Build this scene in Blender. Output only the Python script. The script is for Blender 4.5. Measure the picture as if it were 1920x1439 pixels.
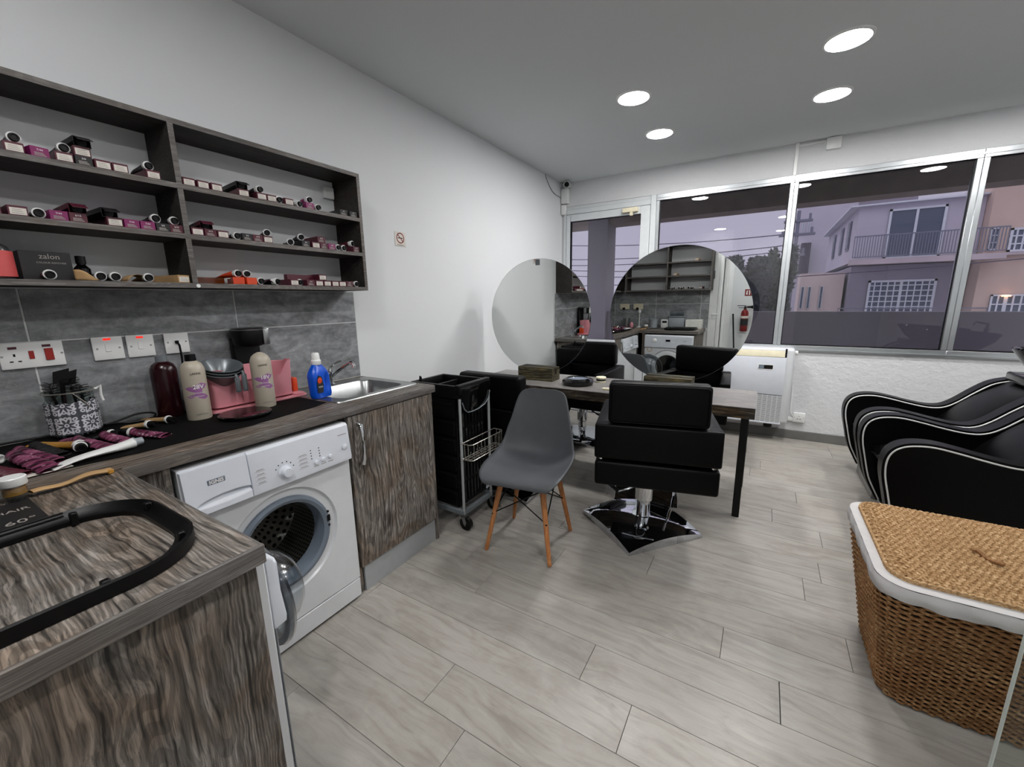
import bpy, bmesh, math, random
from mathutils import Vector, Matrix
random.seed(7)
PI = math.pi
C = bpy.context.scene.collection
SC = bpy.context.scene
for o in list(bpy.data.objects):
    bpy.data.objects.remove(o)

# ------------------------------------------------------------------ camera
cam_d = bpy.data.cameras.new('camera'); cam = bpy.data.objects.new('camera', cam_d); C.objects.link(cam)
cam_d.sensor_width = 36; cam_d.lens = 769.3 / 1920 * 36; cam_d.clip_start = 0.02; cam_d.clip_end = 400
R_ = Vector((0.85559692, 0.51743, -0.01483612)); U_ = Vector((-0.09030417, 0.17742132, 0.97998308)); F_ = Vector((-0.50970489, 0.83713074, -0.19852722))
cam.matrix_world = Matrix(((R_.x, U_.x, -F_.x, 2.09), (R_.y, U_.y, -F_.y, 0.0), (R_.z, U_.z, -F_.z, 1.34), (0, 0, 0, 1)))
SC.camera = cam

# ------------------------------------------------------------------ world: dusk sky
W = bpy.data.worlds.new('dusk'); SC.world = W; W.use_nodes = True
nt = W.node_tree; nt.nodes.clear()
wo = nt.nodes.new('ShaderNodeOutputWorld'); bg = nt.nodes.new('ShaderNodeBackground')
tc = nt.nodes.new('ShaderNodeTexCoord'); sx = nt.nodes.new('ShaderNodeSeparateXYZ'); rp = nt.nodes.new('ShaderNodeValToRGB')
nt.links.new(tc.outputs['Generated'], sx.inputs[0]); nt.links.new(sx.outputs['Z'], rp.inputs[0]); nt.links.new(rp.outputs[0], bg.inputs[0]); nt.links.new(bg.outputs[0], wo.inputs[0])
rp.color_ramp.elements[0].position = 0.25; rp.color_ramp.elements[0].color = (0.43, 0.42, 0.52, 1)
rp.color_ramp.elements[1].position = 0.8; rp.color_ramp.elements[1].color = (1.0, 1.0, 1.12, 1)
bg.inputs['Strength'].default_value = 1.0

SC.view_settings.view_transform = 'Standard'; SC.view_settings.look = 'None'
SC.view_settings.exposure = 1.0; SC.view_settings.gamma = 1.0; SC.view_settings.use_curve_mapping = False
SC.cycles.use_denoising = True
SC.cycles.max_bounces = 10; SC.cycles.diffuse_bounces = 5; SC.cycles.glossy_bounces = 6
SC.cycles.transparent_max_bounces = 16; SC.cycles.sample_clamp_indirect = 6
SC.cycles.caustics_reflective = False; SC.cycles.caustics_refractive = False

LAMP_STRENGTH = 84.0
# ceiling lamps: columns in x, rows in y
LAMPS = [(1.234, 2.99), (1.25, 3.70), (2.334, 2.97), (2.343, 3.66), (3.47, 2.97), (3.47, 3.68), (1.23, 0.04), (2.25, 0.78), (2.25, -0.9)]

# ------------------------------------------------------------------ materials
def lin(*c):
    return tuple(((x / 255) / 12.92 if x <= 10 else (((x / 255) + 0.055) / 1.055) ** 2.4) for x in c) + (1,)
class N:
    def __init__(s, name):
        s.m = bpy.data.materials.new(name); s.m.use_nodes = True; s.t = s.m.node_tree; s.t.nodes.clear()
        s.out = s.n('OutputMaterial'); s.b = s.n('BsdfPrincipled'); s.l(s.b.outputs[0], s.out.inputs[0])
    def n(s, k): return s.t.nodes.new('ShaderNode' + k)
    def l(s, a, b): s.t.links.new(a, b)
    def ramp(s, src, stops, interp='LINEAR'):
        r = s.n('ValToRGB'); e = r.color_ramp.elements; r.color_ramp.interpolation = interp
        while len(e) < len(stops): e.new(0.5)
        for i, (p, c) in enumerate(stops):
            e[i].position = p; e[i].color = c if isinstance(c, tuple) else (c, c, c, 1)
        s.l(src, r.inputs[0]); return r.outputs[0]
    def noise(s, vec, scale, detail=3, rough=0.5, dist=0.0):
        q = s.n('TexNoise'); q.inputs['Scale'].default_value = scale; q.inputs['Detail'].default_value = detail
        q.inputs['Roughness'].default_value = rough; q.inputs['Distortion'].default_value = dist
        if vec is not None: s.l(vec, q.inputs['Vector'])
        return q.outputs[0]
    def coord(s, scale=(1, 1, 1), kind='Object', rnd=False):
        t = s.n('TexCoord'); m = s.n('Mapping'); m.inputs['Scale'].default_value = scale; s.l(t.outputs[kind], m.inputs[0])
        if rnd:
            oi = s.n('ObjectInfo'); v = s.n('VectorMath'); v.operation = 'MULTIPLY'; v.inputs[1].default_value = (7.3, 13.7, 5.1)
            cx = s.n('CombineXYZ')
            for i in range(3): s.l(oi.outputs['Random'], cx.inputs[i])
            s.l(cx.outputs[0], v.inputs[0]); s.l(v.outputs[0], m.inputs['Location'])
        return m.outputs[0]
    def mix(s, fac, a, b, mode='MIX'):
        q = s.n('MixRGB'); q.blend_type = mode
        for i, v in enumerate((fac, a, b)):
            if isinstance(v, (float, int)): q.inputs[i].default_value = v if i == 0 else (v, v, v, 1)
            elif isinstance(v, tuple): q.inputs[i].default_value = v
            else: s.l(v, q.inputs[i])
        return q.outputs[0]
    def bump(s, h, strength=0.3, dist=0.005):
        q = s.n('Bump'); q.inputs['Strength'].default_value = strength; q.inputs['Distance'].default_value = dist
        s.l(h, q.inputs['Height']); s.l(q.outputs[0], s.b.inputs['Normal'])
    def set(s, **k):
        for a, v in k.items():
            nm = {'col': 'Base Color', 'rough': 'Roughness', 'metal': 'Metallic', 'spec': 'Specular IOR Level', 'trans': 'Transmission Weight', 'coat': 'Coat Weight', 'alpha': 'Alpha', 'ior': 'IOR'}[a]
            if isinstance(v, (float, int, tuple)): s.b.inputs[nm].default_value = v
            else: s.l(v, s.b.inputs[nm])
        return s.m

def plain(name, rgb, rough=0.5, metal=0.0, var=0.06, scale=20, spec=0.5, coat=0.0, bump=0.0, bscale=200):
    g = N(name); c = lin(*rgb); v = g.coord()
    f = g.noise(v, scale, 4)
    lo = tuple(x * (1 - var) for x in c[:3]) + (1,); hi = tuple(min(1, x * (1 + var)) for x in c[:3]) + (1,)
    g.set(col=g.ramp(f, [(0.3, lo), (0.7, hi)]), rough=rough, metal=metal, spec=spec, coat=coat)
    if bump: g.bump(g.noise(v, bscale, 3), bump, 0.002)
    return g.m

def wood(name, axis, dark, mid, light, brown, freq=1.0, rough=0.55, bump=0.35, rnd=False):
    """weathered rustic laminate: wavy grain running along axis"""
    g = N(name)
    lo, hi = 2.2, 62.0 * freq
    sc = {'x': (lo, hi, hi), 'y': (hi, lo, hi), 'z': (hi, hi, lo)}[axis]
    base = g.coord((1, 1, 1), rnd=rnd)
    warp = g.noise(base, 3.5, 3, 0.5)
    wsub = g.n('VectorMath'); wsub.operation = 'MULTIPLY_ADD'
    cb = g.n('CombineXYZ')
    for i in range(3): g.l(warp, cb.inputs[i])
    g.l(cb.outputs[0], wsub.inputs[0]); wsub.inputs[1].default_value = (0.045, 0.045, 0.045); g.l(base, wsub.inputs[2])
    mp = g.n('Mapping'); mp.inputs['Scale'].default_value = sc; g.l(wsub.outputs[0], mp.inputs[0])
    grain = g.noise(mp.outputs[0], 1.7, 4, 0.62, 0.25)
    fine = g.noise(mp.outputs[0], 6.0, 3, 0.6)
    patch = g.noise(base, 4.5, 3, 0.6, 1.0)
    knots = g.n('TexVoronoi'); knots.inputs['Scale'].default_value = 3.2
    s2 = {'x': (.45, 1, 1), 'y': (1, .45, 1), 'z': (1, 1, .45)}[axis]
    mk = g.n('Mapping'); mk.inputs['Scale'].default_value = s2; g.l(wsub.outputs[0], mk.inputs[0]); g.l(mk.outputs[0], knots.inputs['Vector'])
    gr = g.ramp(grain, [(0.33, dark), (0.47, mid), (0.66, light)])
    br = g.mix(1.0, gr, brown, 'MULTIPLY')
    col = g.mix(g.ramp(patch, [(0.42, 0.0), (0.60, 1.0)]), gr, br)
    col = g.mix(g.ramp(fine, [(0.36, 0.55), (0.50, 0.0)]), col, dark)
    mc = g.n('Mapping'); mc.inputs['Scale'].default_value = {'x': (.9, 6.5, 6.5), 'y': (6.5, .9, 6.5), 'z': (6.5, 6.5, .9)}[axis]; g.l(wsub.outputs[0], mc.inputs[0])
    cn = g.noise(mc.outputs[0], 1.0, 1.5, 0.45)
    mm = g.n('Math'); mm.operation = 'MULTIPLY'; mm.inputs[1].default_value = 250.0 * freq; g.l(cn, mm.inputs[0]); ms = g.n('Math'); ms.operation = 'SINE'; g.l(mm.outputs[0], ms.inputs[0])
    figure = g.ramp(ms.outputs[0], [(0.0, 0.42), (0.30, 0.0)])
    col = g.mix(figure, col, dark)
    col = g.mix(g.ramp(knots.outputs['Distance'], [(0.02, 0.85), (0.09, 0.0)]), col, dark)
    col = g.mix(0.45, col, g.ramp(g.noise(base, 2.2, 2), [(0.35, 0.35), (0.65, 1.0)]), 'MULTIPLY')
    g.set(col=col, rough=rough, spec=0.35)
    g.bump(g.mix(0.5, grain, g.mix(0.5, fine, ms.outputs[0])), bump, 0.003)
    return g.m

M = {}
DK, MD, LT, BR = lin(42, 39, 36), lin(128, 121, 114), lin(172, 165, 158), lin(226, 212, 199)
for ax in 'xyz':
    M['rustic_' + ax] = wood('rustic_wood_' + ax, ax, DK, MD, LT, BR)
M['shelf_wood'] = wood('shelf_wood', 'y', lin(26, 24, 23), lin(52, 49, 47), lin(80, 76, 72), lin(238, 222, 208), 1.4, 0.6, 0.15)
M['shelf_wood_x'] = wood('shelf_wood_x', 'x', lin(26, 24, 23), lin(52, 49, 47), lin(80, 76, 72), lin(238, 222, 208), 1.4, 0.6, 0.15)
M['edge'] = wood('edge_band', 'y', lin(84, 80, 78), lin(112, 109, 107), lin(138, 134, 131), lin(240, 230, 220), 1.6, 0.45, 0.1)
M['edge_x'] = wood('edge_band_x', 'x', lin(84, 80, 78), lin(112, 109, 107), lin(138, 134, 131), lin(240, 230, 220), 1.6, 0.45, 0.1)
M['table_top'] = wood('table_top_wood', 'x', lin(112, 110, 108), lin(146, 144, 142), lin(176, 174, 172), lin(246, 242, 238), 0.8, 0.35, 0.08)
M['table_edge'] = wood('table_edge_wood', 'x', lin(18, 16, 14), lin(62, 56, 50), lin(128, 116, 100), lin(220, 190, 150), 0.7, 0.5, 0.3)
M['block'] = wood('block_wood', 'x', lin(20, 18, 14), lin(74, 68, 50), lin(140, 132, 100), lin(230, 215, 160), 0.7, 0.5, 0.3)
M['beech'] = wood('beech', 'z', lin(168, 108, 62), lin(196, 132, 82), lin(214, 152, 100), lin(250, 235, 220), 0.8, 0.45, 0.05)

def plank_mat():
    g = N('floor_plank'); base = g.coord((1, 1, 1), rnd=True)
    warp = g.noise(base, 2.2, 2); cb = g.n('CombineXYZ')
    for i in range(3): g.l(warp, cb.inputs[i])
    va = g.n('VectorMath'); va.operation = 'MULTIPLY_ADD'; va.inputs[1].default_value = (.12, .12, .12); g.l(cb.outputs[0], va.inputs[0]); g.l(base, va.inputs[2])
    mp = g.n('Mapping'); mp.inputs['Scale'].default_value = (1.3, 12.0, 12.0); g.l(va.outputs[0], mp.inputs[0])
    grain = g.noise(mp.outputs[0], 2.6, 6, 0.62, 0.8)
    blot = g.noise(base, 5.0, 5, 0.65)
    mp2 = g.n('Mapping'); mp2.inputs['Scale'].default_value = (3.0, 14.0, 14.0); g.l(base, mp2.inputs[0])
    specks = g.noise(mp2.outputs[0], 3.0, 4, 0.75)
    col = g.ramp(grain, [(0.28, lin(140, 135, 129)), (0.5, lin(160, 156, 150)), (0.74, lin(171, 168, 163))])
    col = g.mix(g.ramp(blot, [(0.50, 0.0), (0.72, 0.55)]), col, lin(134, 127, 121))
    col = g.mix(g.ramp(specks, [(0.66, 0.0), (0.76, 0.5)]), col, lin(104, 97, 92))
    oi = g.n('ObjectInfo')
    col = g.mix(1.0, col, g.ramp(oi.outputs['Random'], [(0.0, (.93, .93, .92, 1)), (0.5, (1, .985, .965, 1)), (1.0, (1, 1, 1, 1))]), 'MULTIPLY')
    g.set(col=col, rough=g.ramp(blot, [(0.3, 0.30), (0.7, 0.42)]), spec=0.4)
    g.bump(grain, 0.06, 0.002)
    return g.m
M['plank'] = plank_mat()

def slate_mat():
    g = N('slate_tile'); v = g.coord((1, 1, 1), rnd=True)
    mp = g.n('Mapping'); mp.inputs['Rotation'].default_value = (0.5, 0.4, 0.3); mp.inputs['Scale'].default_value = (1, 1, 2.6); g.l(v, mp.inputs[0])
    a = g.noise(mp.outputs[0], 6, 7, 0.65, 0.8); b = g.noise(v, 38, 4, 0.7)
    vein = g.noise(mp.outputs[0], 2.4, 4, 0.5, 2.2)
    col = g.ramp(a, [(0.3, lin(106, 108, 110)), (0.5, lin(140, 142, 145)), (0.7, lin(172, 175, 178))])
    col = g.mix(0.35, col, g.ramp(b, [(0.35, 0.3), (0.62, 1.0)]), 'MULTIPLY')
    col = g.mix(g.ramp(vein, [(0.492, 0.0), (0.5, 0.30), (0.508, 0.0)]), col, lin(176, 176, 176))
    g.set(col=col, rough=0.5, spec=0.4); g.bump(g.mix(0.4, a, b), 0.25, 0.003)
    return g.m
M['slate'] = slate_mat()
M['grout'] = plain('grout', (206, 208, 208), 0.8)
def wall_mat(name, rgb, b=0.05, sc=60, d=0.002):
    g = N(name); v = g.coord(); c = lin(*rgb)
    g.set(col=g.mix(g.noise(v, 1.1, 3), c, tuple(x * .97 for x in c[:3]) + (1,)), rough=0.75, spec=0.25)
    g.bump(g.noise(v, sc, 4, 0.6), b, d); return g.m
M['wall'] = wall_mat('wall_paint', (224, 226, 228))
M['plaster'] = wall_mat('rough_plaster', (214, 215, 217), 0.55, 26, 0.012)
M['ceiling'] = wall_mat('ceiling_paint', (214, 217, 218))
M['white'] = plain('white_plastic', (232, 233, 232), 0.35, var=0.02)
M['appliance'] = plain('appliance_white', (208, 210, 213), 0.28, var=0.02, coat=0.3)
M['appliance_panel'] = plain('appliance_panel', (212, 216, 224), 0.3, var=0.02, coat=0.3)
M['door_white'] = plain('door_white', (222, 224, 224), 0.4, var=0.02)
M['alu'] = plain('aluminium', (205, 209, 212), 0.32, metal=0.85, var=0.04, scale=8)
M['alu_white'] = plain('aluminium_white', (214, 218, 220), 0.35, metal=0.15, var=0.03)
M['steel'] = plain('brushed_steel', (158, 160, 160), 0.3, metal=1.0, var=0.08, scale=14)
M['chrome'] = plain('chrome', (225, 227, 230), 0.05, metal=1.0, var=0.02)
M['chrome_dark'] = plain('chrome_base', (205, 208, 214), 0.035, metal=1.0, var=0.02)
M['kick'] = plain('kickboard_grey', (168, 172, 174), 0.35, metal=0.3, var=0.04)
M['leather'] = plain('black_leather', (3, 3, 4), 0.42, var=0.15, spec=0.14, bump=0.12, bscale=260)
M['leather2'] = plain('black_vinyl', (3, 3, 4), 0.4, var=0.15, spec=0.16, bump=0.05, bscale=260)
M['piping'] = plain('white_piping', (222, 222, 220), 0.4)
M['black'] = plain('black_plastic', (5, 5, 6), 0.42, spec=0.25, var=0.12)
M['black_gloss'] = plain('black_gloss', (5, 5, 6), 0.09, var=0.1)
M['black_mat'] = plain('black_rubber', (13, 12, 12), 0.75, var=0.15, spec=0.1)
M['black_metal'] = plain('black_metal', (5, 5, 6), 0.5, spec=0.25)
M['wire'] = plain('wire_metal', (182, 178, 170), 0.35, metal=0.8)
M['shell'] = plain('grey_shell', (78, 81, 85), 0.5, var=0.04, spec=0.35)
M['gasket'] = plain('gasket', (104, 114, 126), 0.45, var=0.05)
M['dark_cavity'] = plain('cavity', (38, 42, 52), 0.5)
M['baseboard'] = plain('baseboard_grey', (108, 108, 106), 0.5)
M['beige'] = plain('beige_plastic', (182, 173, 157), 0.38, var=0.03)
M['burgundy'] = plain('burgundy_plastic', (40, 9, 16), 0.25, var=0.06)
M['grey_cap'] = plain('grey_cap', (112, 118, 122), 0.4)
M['pink'] = plain('pink_plastic', (214, 142, 152), 0.4, var=0.03)
M['orange'] = plain('orange_plastic', (214, 74, 34), 0.4)
M['blue'] = plain('blue_plastic', (8, 80, 200), 0.28, var=0.05)
M['grey_bowl'] = plain('grey_bowl', (104, 110, 114), 0.3, metal=0.3)
M['box_purple'] = plain('label_purple', (150, 96, 150), 0.45)
M['box_magenta'] = plain('card_magenta', (122, 26, 88), 0.5, var=0.1)
M['box_maroon'] = plain('card_maroon', (76, 20, 38), 0.5, var=0.15)
M['box_dark'] = plain('card_dark', (20, 18, 19), 0.5, var=0.15)
M['box_orange'] = plain('card_orange', (204, 66, 28), 0.5, var=0.1)
M['kraft'] = plain('card_kraft', (176, 142, 98), 0.7, var=0.12)
def crinkle_mat():
    g = N('crinkled_foil_print'); v = g.coord(); m = g.n('Mapping'); m.inputs['Scale'].default_value = (60, 14, 14); g.l(v, m.inputs[0])
    a = g.noise(m.outputs[0], 1.6, 3, 0.6); b = g.noise(v, 70, 2)
    col = g.ramp(a, [(0.38, lin(36, 12, 24)), (0.5, lin(92, 32, 60)), (0.66, lin(146, 84, 112))])
    col = g.mix(g.ramp(b, [(0.64, 0.0), (0.70, 0.5)]), col, lin(210, 170, 190)); g.set(col=col, rough=0.32); return g.m
M['crinkled'] = crinkle_mat()
M['mustard'] = plain('tube_mustard', (176, 126, 48), 0.4, var=0.1)
M['paper'] = plain('paper_label', (214, 208, 200), 0.7)
M['label_text'] = plain('label_grey_text', (150, 144, 140), 0.7)
M['white_text'] = plain('white_text', (225, 222, 222), 0.6)
M['black_text'] = plain('black_text', (28, 28, 30), 0.6)
M['red'] = plain('red_paint', (118, 18, 18), 0.35)
M['red_rocker'] = plain('red_rocker', (150, 34, 26), 0.35)
M['amber_bottle'] = plain('amber_plastic', (96, 44, 18), 0.2)
M['pink_label'] = plain('salmon_label', (206, 84, 84), 0.5)
M['cream'] = plain('cream_flap', (226, 218, 190), 0.5)
M['grey_lcd'] = plain('lcd', (110, 122, 134), 0.2)
M['grey_tub'] = plain('grey_tub', (150, 156, 162), 0.35)
M['card_white'] = plain('white_card_box', (224, 224, 218), 0.6)
def emit(name, rgb, s):
    g = N(name); e = g.n('Emission'); e.inputs[0].default_value = rgb; e.inputs[1].default_value = s
    g.l(e.outputs[0], g.out.inputs[0]); return g.m
M['lamp'] = emit('lamp_diffuser', (1.0, 0.985, 0.97, 1), LAMP_STRENGTH)
M['neon'] = emit('red_neon', (1.0, 0.03, 0.02, 1), 0.6)
M['warm'] = emit('warm_lamp', (1.0, 0.5, 0.22, 1), 5.0)
def glass_mat(name, tint, k=1.0, rough=0.0):
    g = N(name); tr = g.n('BsdfTransparent'); tr.inputs[0].default_value = tint
    gl = g.n('BsdfGlossy'); gl.inputs['Roughness'].default_value = rough; gl.inputs[0].default_value = (.95, .95, .95, 1)
    fr = g.n('Fresnel'); fr.inputs[0].default_value = 1.5; mu = g.n('Math'); mu.operation = 'MULTIPLY'; mu.inputs[1].default_value = k; mu.use_clamp = True
    geo = g.n('NewGeometry'); bf = g.n('Math'); bf.operation = 'SUBTRACT'; bf.inputs[0].default_value = 1.0; g.l(geo.outputs['Backfacing'], bf.inputs[1]); m2 = g.n('Math'); m2.operation = 'MULTIPLY'; g.l(fr.outputs[0], m2.inputs[0]); g.l(bf.outputs[0], m2.inputs[1]); g.l(m2.outputs[0], mu.inputs[0]); mx = g.n('MixShader'); g.l(mu.outputs[0], mx.inputs[0]); g.l(tr.outputs[0], mx.inputs[1]); g.l(gl.outputs[0], mx.inputs[2])
    g.l(mx.outputs[0], g.out.inputs[0]); return g.m
M['window_glass'] = glass_mat('tinted_window_glass', (0.70, 0.69, 0.71, 1), 1.9)
M['clear_glass'] = glass_mat('clear_glass', (0.90, 0.93, 0.92, 1), 1.3)
M['frosted'] = glass_mat('clear_tub', (0.72, 0.75, 0.77, 1), 2.2, 0.15)
M['frosted_ring'] = glass_mat('translucent_ring', (0.42, 0.45, 0.48, 1), 3.0, 0.2)
M['glass_edge'] = plain('glass_edge', (176, 184, 178), 0.2)
g = N('mirror_silver'); M['mirror'] = g.set(col=(0.80, 0.82, 0.81, 1), metal=1.0, rough=0.0)
def drum_mat():
    g = N('drum_steel'); t = g.n('TexCoord'); m = g.n('Mapping'); m.inputs['Scale'].default_value = (1, 1, 1); g.l(t.outputs['UV'], m.inputs[0])
    fr = g.n('VectorMath'); fr.operation = 'FRACTION'; g.l(m.outputs[0], fr.inputs[0])
    sb = g.n('VectorMath'); sb.operation = 'SUBTRACT'; sb.inputs[1].default_value = (.5, .5, 0); g.l(fr.outputs[0], sb.inputs[0])
    ln = g.n('VectorMath'); ln.operation = 'LENGTH'; g.l(sb.outputs[0], ln.inputs[0])
    dots = g.ramp(ln.outputs['Value'], [(0.24, 1.0), (0.30, 0.0)])
    g.set(col=g.mix(dots, lin(150, 148, 142), lin(12, 12, 12)), metal=0.9, rough=0.3); return g.m
M['drum'] = drum_mat()
def lace_mat():
    g = N('lace_print'); v = g.coord(kind='UV')
    def ringset(scale, r0, r1, petals):
        m = g.n('Mapping'); m.inputs['Scale'].default_value = (scale, scale, 1); g.l(v, m.inputs[0])
        fr = g.n('VectorMath'); fr.operation = 'FRACTION'; g.l(m.outputs[0], fr.inputs[0])
        sb = g.n('VectorMath'); sb.operation = 'SUBTRACT'; sb.inputs[1].default_value = (.5, .5, 0); g.l(fr.outputs[0], sb.inputs[0])
        sp = g.n('SeparateXYZ'); g.l(sb.outputs[0], sp.inputs[0])
        at = g.n('Math'); at.operation = 'ARCTAN2'; g.l(sp.outputs['Y'], at.inputs[0]); g.l(sp.outputs['X'], at.inputs[1])
        mu = g.n('Math'); mu.operation = 'MULTIPLY'; mu.inputs[1].default_value = petals; g.l(at.outputs[0], mu.inputs[0])
        cs = g.n('Math'); cs.operation = 'COSINE'; g.l(mu.outputs[0], cs.inputs[0])
        ln = g.n('VectorMath'); ln.operation = 'LENGTH'; g.l(sb.outputs[0], ln.inputs[0])
        ma = g.n('Math'); ma.operation = 'MULTIPLY_ADD'; ma.inputs[1].default_value = 0.10; g.l(cs.outputs[0], ma.inputs[0]); g.l(ln.outputs['Value'], ma.inputs[2])
        return g.ramp(ma.outputs[0], [(r0 - .05, 0.0), (r0, 1.0), (r1, 1.0), (r1 + .05, 0.0)])
    a = ringset(1.0, 0.27, 0.37, 8); b = ringset(3.0, 0.24, 0.36, 0)
    f = g.mix(1.0, a, b, 'LIGHTEN')
    g.set(col=g.mix(f, lin(74, 76, 84), lin(214, 214, 222)), rough=0.8); return g.m
M['lace'] = lace_mat()
def seagrass():
    g = N('seagrass'); v = g.coord()
    n1 = g.noise(v, 90, 3, 0.7); n2 = g.noise(v, 9, 3, 0.6)
    col = g.ramp(n1, [(0.3, lin(96, 66, 40)), (0.5, lin(144, 106, 70)), (0.7, lin(182, 148, 108))])
    col = g.mix(g.ramp(n2, [(0.4, 0.0), (0.65, 0.5)]), col, lin(118, 76, 42)); g.set(col=col, rough=0.75, spec=0.2); return g.m
M['seagrass'] = seagrass()
g = N('seagrass_lid'); v = g.coord(); n1 = g.noise(v, 110, 3, 0.7)
M['seagrass_lid'] = g.set(col=g.ramp(n1, [(0.3, lin(126, 92, 58)), (0.5, lin(172, 138, 98)), (0.7, lin(206, 176, 138))]), rough=0.75, spec=0.2)
M['basket_core'] = plain('basket_core', (66, 44, 26), 0.9)
M['liner'] = plain('cloth_liner', (186, 184, 184), 0.85, var=0.05, bump=0.5, bscale=30)
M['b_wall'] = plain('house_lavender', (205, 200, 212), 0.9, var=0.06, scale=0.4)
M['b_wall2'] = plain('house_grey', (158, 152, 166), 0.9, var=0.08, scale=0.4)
M['b_peach'] = plain('house_peach', (222, 204, 198), 0.9, var=0.10, scale=0.5)
M['b_peach2'] = plain('house_peach_dark', (216, 192, 178), 0.9, var=0.12, scale=0.5)
M['b_slab'] = plain('house_slab', (205, 192, 196), 0.9, var=0.1, scale=0.8)
M['b_glass'] = plain('house_glass', (92, 102, 120), 0.3)
M['b_frame'] = plain('house_frame', (226, 232, 240), 0.6)
M['b_rail'] = plain('house_rail', (128, 130, 146), 0.6)
M['b_dark'] = plain('house_dark', (88, 80, 96), 0.9)  # dark mauve grey of the bay and the wires
M['para'] = plain('parapet_render', (150, 146, 156), 0.9, var=0.05, scale=1.5)
M['pillar'] = plain('pillar_render', (150, 146, 156), 0.9, var=0.05, scale=1.5)
M['soffit'] = plain('soffit_render', (176, 164, 152), 0.95, var=0.15, scale=5)
M['leaf'] = plain('leaf_green', (66, 72, 74), 0.8, var=0.35, scale=3)
M['leaf2'] = plain('leaf_dark', (54, 58, 66), 0.8, var=0.35, scale=3)
M['bark'] = plain('bark', (60, 52, 48), 0.9)
M['asphalt'] = plain('street', (130, 128, 132), 0.9)

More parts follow.
